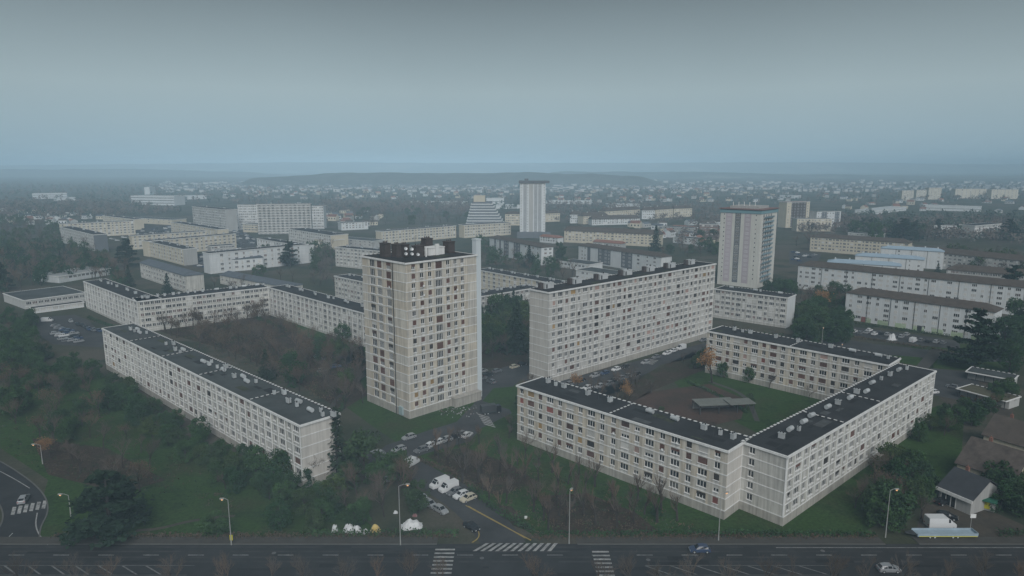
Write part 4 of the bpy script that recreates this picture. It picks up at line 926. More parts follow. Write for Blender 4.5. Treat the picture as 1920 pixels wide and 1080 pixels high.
for A, B, D, lb, rm in (((1795, 728), (1886, 752), 9.0, 'long open shed with white edged flat roof, timber stored beneath', mat('mossy_roof', (0.09, 0.085, 0.055), nz=0.4, nscale=0.6)), ((1812, 696), (1900, 712), 8.0, 'flat dark roofed shed with white kerb behind the open shed', ROOFG)):
    O, a_, L = seg(A, B, 3.2); t = thing('storage_shed', lb, 'shed', O, a_)
    b = MB(); b.box(0, L, 2.5, D, 0, 2.95); ob('wall', b.mesh('wall', GREYW), t)
    roof_flat(t, L, D, 3.2, rm, True, (), 0.3)
    for k in range(6): b = MB(); b.box(-0.1, 0.1, -0.1, 0.1, 0, 2.9); ob('post', b.mesh('post', DARKM), t, (0.4 + k * (L - 0.8) / 5, 0.5, 0))
for k in range(5):
    g = U((1812 + k * 13, 745 + k * 3)); b = MB()
    for q in range(4): b.box(-1.6, 1.6, -0.5 + q * 0.26, -0.28 + q * 0.26, 0.05, 0.35 + 0.12 * ((k + q) % 3))
    o = ob('timber_stack', b.mesh('timber_stack', mat('sawn_timber', (0.36, 0.20, 0.09), rand=0.25)), None, (g.x, g.y, 0.03), R(-40 + k * 7)); tag(o, 'orange sawn timber stack on the ground before the open shed', 'timber', 'timber stacks by the open shed', 'thing')
# playground shelter in the courtyard
O, a_, L = seg((1306, 782), (1372, 800), 3.2); c0 = U((1340, 770), 0)
t = thing('playground_shelter', 'flat grey corrugated shelter roof on posts in the courtyard', 'shelter', (c0.x, c0.y), R(8))
b = MB(); b.box(-6.5, 6.5, -3.2, 3.2, 2.9, 3.1); ob('roof', b.mesh('roof', mat('grey_green_roof', (0.17, 0.18, 0.165), nz=0.15, nscale=0.5)), t)
b = MB(); b.box(3.0, 11.5, -4.6, 0.6, 3.3, 3.5); ob('roof', b.mesh('roof', MATS['grey_green_roof']), t)
for x, y in ((-6.2, -2.9), (0, -2.9), (6.2, -2.9), (-6.2, 2.9), (0, 2.9), (11.0, -4.2), (11.0, 0.2)): b = MB(); b.box(-0.12, 0.12, -0.12, 0.12, 0, 2.9 if x < 10 else 3.3); ob('post', b.mesh('post', DARKM), t, (x, y, 0))
b = MB(); b.box(-6.2, 6.2, 2.7, 2.9, 0, 2.0); ob('back_wall', b.mesh('back_wall', GREYW), t)
# ------------------------------------------------------------------ trees
def leaf(b, p, s, rg, m=0, flat=0.0):
    d = Vector((rg.gauss(0, 1), rg.gauss(0, 1), rg.gauss(0, 1) * (1 - flat) + flat * 2)).normalized()
    u = d.orthogonal().normalized(); u = Matrix.Rotation(rg.uniform(0, 6.28), 3, d) @ u; v = d.cross(u)
    a = s * rg.uniform(0.7, 1.25); c = a * rg.uniform(0.55, 0.9)
    b.face([p - u * a, p - v * c * 0.8 + u * a * 0.2, p + u * a, p + v * c], m)
def branch_tree(seed, h, spread, depth=4, lean=0.0, density=3, thick=1.0):
    """bare deciduous tree: trunk mesh and a twig mesh; returns also twig tips"""
    rg = random.Random(seed); tr = MB(); tw = MB(); tips = []
    def grow(p, d, ln, r, lev):
        q = p + d * ln
        (tr if lev <= 1 else tw).tube(p, q, r, r * 0.68, 5 if lev == 0 else 3)
        if lev >= depth:
            tips.append(q); return
        n = density + (1 if rg.random() < 0.5 else 0)
        for k in range(n):
            ax = Vector((rg.gauss(0, 1), rg.gauss(0, 1), rg.gauss(0, 0.5)))
            nd = (d + ax.normalized() * spread * rg.uniform(0.6, 1.2) + Vector((0, 0, 0.18))).normalized()
            st = p.lerp(q, rg.uniform(0.45, 1.0) if lev else rg.uniform(0.5, 1.0))
            grow(st, nd, ln * rg.uniform(0.58, 0.82), r * 0.52, lev + 1)
    t0 = Vector((0, 0, -0.1)); grow(t0, Vector((rg.gauss(0, lean), rg.gauss(0, lean), 1)).normalized(), h * 0.36, (h * 0.018 + 0.04) * thick, 0)
    return tr, tw, tips
def normal_height(b_list, h):
    top = max(v[2] for b in b_list for v in b.v); k = h / top
    for b in b_list: b.v = [(x * k, y * k, z * k) for x, y, z in b.v]
    return k
VAR = {}
def make_variants():
    L_ = []
    for i in range(7):                                              # bare trees, spreading
        tr, tw, tips = branch_tree(100 + i, 10, 0.72, 5, 0.06, 3); normal_height([tr, tw], 10); L_.append((tr.mesh('trunk', BARK), tw.mesh('crown', TWIG)))
    VAR['bare'] = L_
    L_ = []
    for i in range(5):                                              # slim bare saplings, upswept
        tr, tw, tips = branch_tree(200 + i, 8, 0.40, 4, 0.05, 3, 1.3); normal_height([tr, tw], 8); L_.append((tr.mesh('trunk', BARK), tw.mesh('crown', TWIG)))
    VAR['sapling'] = L_
    L_ = []
    for i in range(5):                                              # bare trees with some withered leaves left
        rg = random.Random(i); tr, tw, tips = branch_tree(300 + i, 10, 0.7, 5, 0.06, 3); k = normal_height([tr, tw], 10)
        for q in tips:
            for _ in range(2):
                if rg.random() < 0.35: leaf(tw, q * k + Vector((rg.gauss(0, .5), rg.gauss(0, .5), rg.gauss(0, .5))), 0.22, rg, 1)
        L_.append((tr.mesh('trunk', BARK), tw.mesh('crown', [TWIG, LEAFB])))
    VAR['withered'] = L_
    L_ = []
    for i in range(3):
        rg = random.Random(i + 50); tr, tw, tips = branch_tree(350 + i, 10, 0.45, 4, 0.05, 3); k = normal_height([tr, tw], 10)
        for q in tips:
            for _ in range(5): leaf(tw, q * k + Vector((rg.gauss(0, .5), rg.gauss(0, .5), rg.gauss(0, .5))), 0.24, rg, 1)
        L_.append((tr.mesh('trunk', BARK), tw.mesh('crown', [TWIG, LEAFO])))
    VAR['autumn'] = L_
    L_ = []
    for i in range(6):                                              # evergreen shrubs and round trees
        rg = random.Random(400 + i); tr = MB(); cr = MB(); rx = rg.uniform(0.34, 0.44)
        tr.tube((0, 0, -0.1), (0, 0, 5.5), 0.2, 0.1, 6)
        lobes = []
        for k in range(30):
            a = rg.uniform(0, 6.28); zz = rg.uniform(0.12, 0.93); rr = 10 * rx * math.sqrt(max(0.05, 1 - ((zz - 0.42) / 0.56) ** 2)) * rg.uniform(0.45, 1.0)
            lobes.append((Vector((rr * math.cos(a), rr * math.sin(a), 10 * zz)), rg.uniform(0.8, 1.7)))
        for c, r in lobes:
            tr.tube((0, 0, max(0.5, c.z - 2.2)), tuple(c), 0.07, 0.03, 3)
            for _ in range(80):
                d = Vector((rg.gauss(0, 1), rg.gauss(0, 1), rg.gauss(0, 1))).normalized(); leaf(cr, c + d * r * rg.uniform(0.5, 1.05), 0.30, rg, 0, 0.3)
        L_.append((tr.mesh('trunk', BARK), cr.mesh('crown', LEAFG)))
    VAR['evergreen'] = L_
    L_ = []
    for i in range(4):                                              # spruce and cypress shapes
        rg = random.Random(500 + i); tr = MB(); cr = MB(); wd = (0.30, 0.24, 0.15, 0.34)[i]
        tr.tube((0, 0, -0.1), (0, 0, 9.6), 0.2, 0.03, 6); z = 0.6
        while z < 9.7:
            R_ = wd * (10 - z) * (1.0 if i != 2 else 0.5 + 0.5 * min(1, (10 - z) / 3)) * rg.uniform(0.8, 1.12) + 0.15; n = max(5, int(R_ * 4.5) + 2); a0 = rg.uniform(0, 6)
            for k in range(n):
                a = a0 + k * 6.283 / n + rg.uniform(-0.2, 0.2); rl = R_ * rg.uniform(0.7, 1.1)
                for q in range(max(3, int(rl * 3.2))):
                    f = (q + rg.random()) / max(3, int(rl * 3.2)); r_ = rl * (0.15 + 0.85 * f)
                    leaf(cr, Vector((r_ * math.cos(a), r_ * math.sin(a), z - 0.28 * r_ * (0.4 if i == 2 else 1) + rg.gauss(0, 0.08))), 0.30, rg, 0, 0.45)
            z += rg.uniform(0.35, 0.5)
        L_.append((tr.mesh('trunk', BARK), cr.mesh('crown', NEEDLE)))
    VAR['conifer'] = L_
    L_ = []
    for i in range(3):                                              # cedars: flat tiers
        rg = random.Random(600 + i); tr = MB(); cr = MB(); tr.tube((0, 0, -0.1), (0.1, 0, 9.4), 0.28, 0.05, 7)
        for k in range(40):
            z = 1.0 + 8.8 * k / 40 + rg.uniform(-.15, .15); a = rg.uniform(0, 6.28); R_ = (4.6 * (1 - (z / 10.4) ** 1.6) + 0.4) * rg.uniform(0.75, 1.1)
            tip = Vector((R_ * math.cos(a), R_ * math.sin(a), z + rg.uniform(-0.1, 0.5))); tr.tube((0, 0, z - 0.3), tuple(tip * 0.85 + Vector((0, 0, z * 0.15))), 0.08, 0.03, 3)
            for q in range(int(105 * R_ / 3) + 16):
                f = rg.uniform(0.15, 1.0); sp = 0.16 * R_ + 0.32 * R_ * f * 0.8
                base = Vector((R_ * f * math.cos(a), R_ * f * math.sin(a), z + (tip.z - z) * f)); off = rg.gauss(0, 0.5) * sp
                leaf(cr, base + Vector((-math.sin(a) * off, math.cos(a) * off, rg.gauss(0, 0.12))), 0.34, rg, 0, 0.75)
        L_.append((tr.mesh('trunk', BARK), cr.mesh('crown', NEEDLE)))
    VAR['cedar'] = L_
make_variants()
TNAME = {'bare': 'bare_tree', 'sapling': 'bare_sapling', 'withered': 'withered_tree', 'autumn': 'autumn_tree', 'evergreen': 'evergreen_tree', 'conifer': 'conifer', 'cedar': 'cedar_tree'}
TCAT = {'sapling': 'sapling', 'evergreen': 'tree', 'cedar': 'tree'}
def tree(kind, p, h, label, group=None, var=None, wide=1.0):
    tr, cr = VAR[kind][var if var is not None else rng.randrange(len(VAR[kind]))]
    base = 10.0 if kind != 'sapling' else 8.0; k = h / base
    t = thing(TNAME[kind], label, 'tree', (p[0], p[1], 0), rng.uniform(0, 6.28), group); t.scale = (k * wide, k * wide, k)
    ob('trunk', tr, t); ob('crown', cr, t)
    return t
ORD = ['first', 'second', 'third', 'fourth', 'fifth', 'sixth', 'seventh', 'eighth', 'ninth', 'tenth', 'eleventh', 'twelfth', 'thirteenth', 'fourteenth', 'fifteenth', 'sixteenth', 'seventeenth', 'eighteenth', 'nineteenth', 'twentieth']
FAREVER = []
for i in range(4):
    rg = random.Random(800 + i); tr = MB(); cr = MB(); tr.tube((0, 0, -0.1), (0, 0, 6), 0.2, 0.1, 5)
    for k in range(16):
        a = rg.uniform(0, 6.28); zz = rg.uniform(0.2, 0.92); rr = 3.8 * math.sqrt(max(0.05, 1 - ((zz - 0.45) / 0.56) ** 2)) * rg.uniform(0.4, 1.0); c = Vector((rr * math.cos(a), rr * math.sin(a), 10 * zz))
        for _ in range(28): leaf(cr, c + Vector((rg.gauss(0, 1), rg.gauss(0, 1), rg.gauss(0, 1))).normalized() * rg.uniform(0.6, 1.6), 0.5, rg)
    FAREVER.append((tr, cr))
FARBARE = []
for i in range(5):
    tr, tw, _ = branch_tree(700 + i, 10, 0.75, 4, 0.06, 3); normal_height([tr, tw], 10); FARBARE.append((tr, tw))
def grove(px, spacing, kinds, hr, label, group, maxn=999, wide=(0.9, 1.15), seed=1, join=False):
    """trees dart-thrown in a polygon given by its corner points in the survey picture"""
    rg = random.Random(seed); poly = [U(p) for p in px]; xs = [p.x for p in poly]; ys = [p.y for p in poly]; pts = []
    area = abs(sum(poly[i].x * poly[(i + 1) % len(poly)].y - poly[(i + 1) % len(poly)].x * poly[i].y for i in range(len(poly)))) / 2
    tries = int(area / spacing ** 2 * 12) + 40
    for _ in range(tries):
        q = (rg.uniform(min(xs), max(xs)), rg.uniform(min(ys), max(ys)))
        if not inside(q, poly): continue
        if any((q[0] - a) ** 2 + (q[1] - b_) ** 2 < (spacing * 0.72) ** 2 for a, b_ in pts): continue
        pts.append(q)
        if len(pts) >= maxn: break
    pts.sort(key=lambda q: -PX((q[0], q[1], 0))[1])
    tot = sum(w_ for _, w_ in kinds); made = {}; jm = [MB(), MB()]; je = [MB(), MB()]
    for q in pts:
        r = rg.uniform(0, tot)
        for kd, w_ in kinds:
            r -= w_
            if r <= 0: break
        hh = rg.uniform(*hr) * (1.1 if kd == 'conifer' else 1); wd = rg.uniform(*wide)
        if join and (kd in ('bare', 'withered') or join == 2 and kd == 'evergreen'):
            for dst, me in zip(jm if kd != 'evergreen' else je, (FAREVER if kd == 'evergreen' else FARBARE)[rg.randrange(4)]):
                i = len(dst.v); k = hh / 10; c2, s2 = math.cos(q[0]), math.sin(q[0])
                dst.v += [(q[0] + (x * c2 - y * s2) * k * wd, q[1] + (x * s2 + y * c2) * k * wd, z * k) for x, y, z in me.v]
                dst.f += [tuple(i + n for n in f) for f in me.f]; dst.m += me.m
            continue
        made.setdefault(kd, []).append((q, hh, wd))
    for jj, nm, m2 in ((jm, 'bare_woodland', TWIG), (je, 'evergreen_woodland', LEAFG)):
        if jj[0].v:
            n = len(jj[0].v); jj[0].v += jj[1].v; jj[0].f += [tuple(n + k for k in f) for f in jj[1].f]; jj[0].m += [1] * len(jj[1].f)
            o = ob(nm, jj[0].mesh(nm, [BARK, m2])); o['kind'] = 'stuff'
    for kd, L_ in made.items():
        one, many = {'bare': ('bare grey tree', 'bare grey trees'), 'sapling': ('thin bare sapling', 'thin bare saplings'), 'withered': ('withered brown tree', 'withered brown trees'), 'autumn': ('slender orange leaved tree', 'slender orange leaved trees'), 'evergreen': ('dark evergreen', 'dark evergreens'), 'conifer': ('dark pointed conifer', 'dark pointed conifers'), 'cedar': ('dark tiered cedar', 'dark tiered cedars')}[kd]
        L_.sort(key=lambda e: PX((e[0][0], e[0][1], 0))[0])
        for i, (q, hh, wd) in enumerate(L_):
            if len(L_) == 1: lb = f'{one} {label}'
            elif len(L_) <= 14: lb = f'{ORD[i]} {one} from the left {label}'
            else: lb = f'{one} {label}'
            tree(kd, q, hh, lb, f'{many} {label}' if len(L_) > 1 else None, wide=wd)
    return len(pts)
# shrub belt along the long left block
grove([(206, 702), (250, 742), (400, 835), (520, 893), (600, 918), (640, 955), (700, 985), (690, 1000), (520, 1000), (470, 950), (390, 902), (300, 840), (215, 760)], 4.6, [('evergreen', 10), ('bare', 0.6)], (4.5, 7.5), 'in the shrub belt before the long left block', '', seed=2, wide=(1.0, 1.3))
grove([(0, 632), (66, 640), (90, 672), (120, 692), (192, 704), (150, 742), (60, 735), (0, 720)], 6.5, [('evergreen', 10), ('bare', 2)], (6, 9), 'around the left car park', '', seed=3, wide=(1.0, 1.3))
grove([(0, 712), (150, 742), (205, 765), (270, 842), (300, 890), (260, 900), (180, 860), (60, 800), (0, 790)], 8.0, [('bare', 6), ('withered', 3), ('evergreen', 2.5)], (6, 10), 'on the lawn left of the shrub belt', '', seed=4)
grove([(90, 790), (110, 850), (200, 880), (300, 930), (260, 945), (150, 900), (80, 850), (70, 820)], 7.0, [('bare', 5), ('withered', 5)], (6, 9), 'beside the curved left road', '', seed=5)
grove([(264, 612), (330, 598), (470, 574), (500, 606), (620, 655), (680, 700), (668, 745), (640, 768), (560, 738), (440, 682), (330, 634)], 8.2, [('bare', 6), ('withered', 6)], (8, 12), 'in the brown left courtyard', '', seed=6)
grove([(800, 850), (880, 826), (1010, 866), (1190, 934), (1310, 985), (1010, 1000), (940, 968), (880, 920)], 5.2, [('sapling', 10), ('bare', 1.5)], (5.5, 9), 'on the lawn before the front courtyard wing', '', seed=7)
grove([(880, 590), (985, 575), (985, 660), (900, 680)], 6.0, [('evergreen', 3), ('conifer', 4), ('bare', 3)], (8, 14), 'between the cream tower and the slab', '', seed=8)
grove([(1075, 742), (1180, 712), (1240, 735), (1160, 766)], 7.0, [('bare', 3), ('autumn', 1)], (5, 8), 'in the near corner of the playground courtyard', '', seed=9)
grove([(1260, 690), (1320, 665), (1400, 700), (1540, 735), (1520, 750), (1400, 720)], 7.5, [('bare', 4), ('evergreen', 1.2)], (4, 7.5), 'along the far wing of the playground courtyard', '', seed=10)
grove([(1592, 950), (1610, 918), (1680, 880), (1730, 905), (1755, 945), (1710, 990), (1620, 990)], 4.6, [('evergreen', 8), ('bare', 3), ('withered', 2)], (6, 9), 'in the thicket left of the workshop', '', seed=11, wide=(1.0, 1.3))
grove([(1690, 822), (1760, 790), (1880, 735), (1910, 760), (1800, 812), (1725, 842)], 5.0, [('evergreen', 8), ('bare', 2)], (4.5, 7.5), 'in the hedge belt above the workshop', '', seed=12)
grove([(1850, 935), (1920, 900), (1920, 975), (1870, 975)], 5.0, [('evergreen', 8)], (6, 8.5), 'right of the yellow kiosk sign', '', seed=13, wide=(1.1, 1.4))
grove([(1495, 600), (1580, 600), (1590, 640), (1500, 648)], 6.0, [('evergreen', 8), ('conifer', 1)], (7, 11), 'left of the white insulated block', '', seed=14, wide=(1.0, 1.3))
grove([(1500, 560), (1585, 560), (1590, 600), (1500, 598)], 8.0, [('bare', 3), ('evergreen', 4), ('withered', 2)], (8, 12), 'behind the dark bushes near the slab end', '', seed=15, join=True)
grove([(390, 545), (620, 520), (640, 545), (520, 527), (500, 535), (420, 560)], 9.0, [('bare', 6), ('withered', 3), ('evergreen', 2)], (7, 11), 'behind the left courtyard blocks', '', seed=16, join=2)
grove([(0, 470), (100, 470), (240, 510), (250, 560), (160, 520), (0, 560)], 10.0, [('bare', 5), ('withered', 4), ('evergreen', 4), ('conifer', 1)], (9, 14), 'around the pale school pavilion', '', seed=17, join=2)
grove([(0, 415), (105, 430), (175, 480), (240, 500), (60, 500), (0, 480)], 14.0, [('bare', 5), ('withered', 4), ('evergreen', 4)], (9, 14), 'below the slate ended block at left', '', seed=18, join=2)
grove([(585, 470), (625, 470), (625, 540), (585, 510)], 10.0, [('bare', 5), ('withered', 2), ('evergreen', 3)], (9, 14), 'left of the cream tower top', '', seed=19, join=2)
grove([(895, 455), (920, 470), (1080, 505), (1070, 530), (900, 500)], 11.0, [('bare', 5), ('evergreen', 4)], (6, 11), 'on the slope before the brown roofed white block', '', seed=20, join=2)
grove([(1060, 436), (1235, 446), (1235, 454), (1060, 444)], 10.0, [('bare', 8), ('evergreen', 1)], (9, 13), 'screening the long brown roof', '', seed=21, maxn=45, join=True)
grove([(1490, 462), (1560, 470), (1660, 480), (1600, 462), (1520, 448)], 12.0, [('bare', 8), ('evergreen', 1)], (9, 14), 'before the long brown roof at right', '', seed=22, maxn=36, join=2)
grove([(1590, 430), (1760, 440), (1750, 456), (1600, 446)], 16.0, [('evergreen', 5), ('cedar', 4), ('bare', 3)], (12, 19), 'around the white school at right', '', seed=23, maxn=40, join=2)
grove([(1780, 480), (1920, 492), (1920, 530), (1790, 510)], 13.0, [('bare', 6), ('evergreen', 4)], (10, 15), 'among the far right roofs', '', seed=24, maxn=40, join=2)
grove([(1860, 640), (1920, 600), (1920, 720), (1870, 700)], 9.0, [('evergreen', 5), ('cedar', 2), ('bare', 2)], (9, 14), 'behind the big cedar at right', '', seed=25, join=True)
grove([(620, 402), (780, 396), (880, 412), (840, 424), (700, 426)], 17.0, [('bare', 6), ('evergreen', 2)], (10, 15), 'in the grey wood left of the pyramid offices', '', seed=26, maxn=55, join=True)
grove([(1000, 720), (975, 760), (965, 800), (920, 812), (900, 835), (960, 830)], 6.0, [('bare', 4), ('evergreen', 3), ('sapling', 3)], (4, 7), 'left of the front courtyard wing', '', seed=27)
grove([(640, 905), (745, 905), (800, 960), (740, 985), (650, 985)], 6.0, [('evergreen', 5), ('bare', 5)], (5, 9), 'around the tents', '', seed=28, maxn=22)
grove([(1240, 480), (1340, 440), (1345, 480), (1300, 485)], 13.0, [('bare', 5), ('evergreen', 3), ('withered', 2)], (8, 13), 'behind the far end of the slab', '', seed=29, maxn=26, join=True)
grove([(640, 640), (680, 650), (690, 760), (640, 770), (590, 700)], 7.0, [('bare', 4), ('evergreen', 2)], (6, 10), 'left of the cream tower foot', '', seed=30, maxn=22)
grove([(0, 600), (62, 604), (56, 632), (0, 632)], 8.0, [('evergreen', 6), ('bare', 3)], (6, 9), 'left of the left car park', '', seed=31)
grove([(1432, 536), (1490, 540), (1490, 552), (1440, 548)], 7.0, [('evergreen', 6), ('bare', 3)], (6, 9), 'at the foot of the turquoise tower', '', seed=32, maxn=12)
# single trees that stand out
for kd, x, y, hh, wd, lb, v in [
    ('cedar', 207, 1000, 14.5, 1.3, 'big dark cedar on the lawn beside the crossing at lower left', 0), ('cedar', 1826, 688, 23, 1.0, 'huge dark cedar before the white insulated block', 1), ('conifer', 634, 893, 18.5, 1.5, 'tall dark cypress at the corner of the long left block', 2),
    ('evergreen', 684, 906, 13.5, 1.0, 'tall dense pine right of the long left block', 1), ('evergreen', 540, 895, 8, 1.3, 'round dark holm oak hiding the end of the long left block', 2), ('conifer', 500, 712, 12, 1.3, 'dark spruce in the middle of the brown courtyard', 0), ('evergreen', 552, 722, 12, 1.0, 'dark bushy tree right of the courtyard spruce', 3),
    ('evergreen', 602, 676, 10, 1.0, 'dark rounded tree near the courtyard lawn', 4), ('evergreen', 650, 740, 9, 0.9, 'dark shrub at the tower end of the courtyard path', 0), ('conifer', 932, 640, 17, 1.1, 'pointed spruce between the tower and the slab', 0), ('conifer', 965, 660, 20, 1.3, 'broad dark conifer touching the end wall of the slab', 3),
    ('conifer', 315, 550, 13, 1.2, 'dark spruce before the grey roofed school', 0), ('evergreen', 160, 495, 13, 1.1, 'round dark tree below the slate end wall', 1), ('cedar', 240, 500, 22, 0.9, 'tall dark cedar beside the slate ended block', 2), ('cedar', 545, 500, 20, 0.9, 'dark pine before the white four storey block', 1), ('evergreen', 500, 495, 16, 0.9, 'dark pine left of the white four storey block windows', 2),
    ('evergreen', 487, 520, 9, 1.3, 'round dark shrub before the small school wing', 3), ('conifer', 992, 500, 17, 1.4, 'dark pine before the white block with balcony strips', 3), ('conifer', 1229, 470, 24, 1.2, 'tall dark spruce behind the slab roof', 0), ('evergreen', 1050, 490, 16, 0.9, 'dark tree between the two brown roofed white blocks', 4),
    ('autumn', 1335, 718, 13, 1.3, 'orange leaved tree at the end of the far courtyard wing', 0), ('autumn', 1172, 765, 9, 0.8, 'slender orange tree beside the playground earth', 1), ('autumn', 1535, 590, 13, 1.2, 'orange tree behind the dark bushes', 2), ('autumn', 80, 862, 6, 1.4, 'small russet tree beside the lamp at lower left', 2), ('evergreen', 1470, 560, 12, 1.1, 'dark tree at the foot of the turquoise tower', 0),
    ('conifer', 1758, 512, 8, 1.2, 'small dark spruce before the blue roofed blocks', 0), ('evergreen', 1405, 760, 4, 1.0, 'round shrub beside the playground shelter', 1), ('evergreen', 1230, 970, 2.4, 1.3, 'small round shrub alone on the front lawn', 2), ('evergreen', 145, 800, 3, 1.4, 'small round shrub on the left lawn', 2), ('evergreen', 405, 1000, 4.5, 1.9, 'low spreading bush near the lamp on the lawn path', 4), ('evergreen', 1240, 775, 2.2, 1.2, 'low bush on the bare courtyard earth', 3), ('bare', 748, 935, 12, 1.1, 'big bare tree beside the side street cars', 1), ('bare', 590, 905, 8, 0.9, 'bare tree before the end wall of the long left block', 2),
    ('cedar', 5, 545, 18, 0.8, 'dark cedar cut by the left picture edge', 0), ('cedar', 1895, 560, 20, 1.0, 'dark cedar at the right edge beyond the longest white block', 0), ('cedar', 1890, 450, 22, 1.3, 'wide dark cedar right of the grey school block', 1), ('cedar', 1690, 452, 24, 1.2, 'flat topped cedar left of the white school', 2), ('evergreen', 1640, 452, 20, 1.0, 'dark tree behind the brown roof near the school', 2), ('evergreen', 1710, 548, 11, 1.2, 'rounded dark tree behind the white insulated block roof', 1)]:
    g = U((x, y)); tree(kd, g, hh, lb, None, v, wd)
# street trees in the median, pollarded, counted from the left
k = 0
for px in (40, 140, 205, 320, 430, 505, 575, 640, 705, 765, 825, 1008, 1125, 1185, 1241, 1301, 1371, 1435, 1491, 1556):
    g = U((px, 1080)); x = g.x * 112.5 / g.y
    tree('bare', (x, 112.5), rng.uniform(7.5, 9.2), f'{ORD[k]} bare street tree from the left in the avenue median', 'street trees of the avenue', wide=rng.uniform(0.8, 1.0)); k += 1
for k, px in enumerate((1630, 1695, 1770, 1850, 1905)):
    g = U((px, 1080)); x = g.x * 112.5 / g.y
    tree('bare', (x, 112.5), rng.uniform(7.5, 9.2), f'{ORD[k]} bare street tree right of the silver car in the avenue median', 'street trees of the avenue', wide=rng.uniform(0.8, 1.0))

# clipped and wild hedges: leaf clumps along a line
def hedge(label, pts, wd, h, m=LEAFG, dens=16, seed=1):
    rg = random.Random(seed); b = MB(); core = MB()
    for a, c in zip(pts, pts[1:]):
        n = int((c - a).length * dens); d = (c - a).normalized(); nn = Vector((-d.y, d.x, 0))
        for _ in range(n):
            f = rg.random(); hh = h * rg.uniform(0.1, 1.0); p = a.lerp(c, f) + nn * rg.uniform(-wd, wd) / 2 * (1.05 - 0.3 * hh / h); leaf(b, Vector((p.x, p.y, hh)), 0.28, rg, 0, 0.2)
        for k in range(int((c - a).length / 1.2)): p = a.lerp(c, rg.random()); core.tube((p.x, p.y, 0), (p.x + rg.gauss(0, .2), p.y + rg.gauss(0, .2), h * 0.8), 0.05, 0.02, 3)
    t = thing('hedge', label, 'hedge', (0, 0, 0)); ob('foliage', b.mesh('foliage', m), t); ob('stems', core.mesh('stems', BARK), t)
hedge('long low hedge between the front lawn and the avenue', [U((1010, 1006)), U((1330, 1004)), U((1640, 1006))], 1.4, 1.3, dens=22, seed=1)
hedge('dark hedge along the right side of the side street', [U((880, 918)), U((930, 960)), U((1000, 1000))], 1.8, 1.6, dens=26, seed=2)
hedge('dark hedge behind the tents along the avenue', [U((560, 1004)), U((720, 1004)), U((860, 1004))], 1.8, 1.4, dens=24, seed=3)
hedge('brown bare hedge above the parked vans', [U((780, 862)), U((850, 890)), U((905, 930))], 1.4, 1.3, LEAFB, 22, 4)
hedge('green hedge before the far wing of the courtyard', [U((1285, 715)), U((1350, 745)), U((1400, 775))], 1.2, 1.2, dens=20, seed=5)
hedge('green hedge at the foot of the far courtyard wing', [U((1345, 700)), U((1430, 722)), U((1540, 748))], 1.5, 1.6, dens=22, seed=6)
hedge('dark hedge at the foot of the right side of the courtyard block', [U((1700, 822)), U((1745, 795))], 3.0, 2.2, dens=30, seed=7)
hedge('hedge between the parked cars and the road on the right', [U((1600, 634)), U((1700, 648)), U((1790, 662))], 2.0, 1.2, LEAFB, 20, 8)
hedge('green hedge under the windows of the white insulated block', [U((1595, 606)), U((1690, 620)), U((1780, 632))], 1.6, 1.4, dens=20, seed=9)
hedge('ragged hedge along the left edge of the shared lawn path', [U((600, 812)), U((640, 770)), U((650, 745))], 1.6, 1.6, dens=20, seed=10)
hedge('hedge at the foot of the block beside the left car park', [U((165, 596)), U((205, 612)), U((255, 618))], 2.4, 1.2, dens=20, seed=11)
hedge('evergreen strip beside the drive of the yard at lower right', [U((1870, 1004)), U((1920, 1004))], 2.0, 1.4, dens=24, seed=12)
hedge('dark hedge at the foot of the block right of the slab', [U((1345, 622)), U((1400, 628)), U((1470, 634))], 3.0, 2.0, dens=20, seed=13)
hedge('shrubs between the ground floor and the lane at the left block rear', [U((475, 596)), U((560, 628)), U((680, 664))], 2.4, 1.6, dens=18, seed=14)

# low undergrowth, brown stalks and weeds past counting
def undergrowth(px, n, m, seed, hh):
    rg = random.Random(seed); b = MB(); c = 0
    while c < n:
        q = (rg.uniform(min(p[0] for p in px), max(p[0] for p in px)), rg.uniform(min(p[1] for p in px), max(p[1] for p in px)))
        if not inside(q, px): c += 0.2; continue
        c += 1; g = U(q)
        for _ in range(rg.randrange(4, 10)): leaf(b, Vector((g.x + rg.gauss(0, .5), g.y + rg.gauss(0, .5), rg.uniform(0.05, hh))), 0.2, rg)
    o = ob('undergrowth', b.mesh('undergrowth', m)); o['kind'] = 'stuff'
undergrowth([(800, 850), (905, 826), (1010, 864), (1190, 932), (1310, 995), (1010, 1002), (900, 925)], 320, LEAFB, 1, 0.45)
undergrowth([(800, 850), (905, 826), (1010, 864), (1190, 932), (1310, 995), (1010, 1002), (900, 925)], 250, LEAFG, 2, 0.4)
undergrowth([(264, 612), (330, 598), (470, 574), (560, 620), (680, 700), (640, 765), (440, 680)], 1500, LEAFB, 3, 0.8)
undergrowth([(264, 612), (330, 598), (470, 574), (560, 620), (680, 700), (640, 765), (440, 680)], 500, LEAFG, 4, 0.6)
undergrowth([(0, 760), (160, 745), (400, 905), (470, 960), (300, 940), (110, 900), (0, 840)], 220, LEAFB, 5, 0.5)
undergrowth([(0, 760), (160, 745), (400, 905), (470, 960), (300, 940), (110, 900), (0, 840)], 300, LEAFG, 6, 0.4)
undergrowth([(100, 1003), (860, 1003), (860, 1008), (100, 1008)], 500, LEAFB, 7, 0.5)
undergrowth([(1000, 1003), (1640, 1003), (1640, 1009), (1000, 1009)], 500, LEAFB, 8, 0.5)
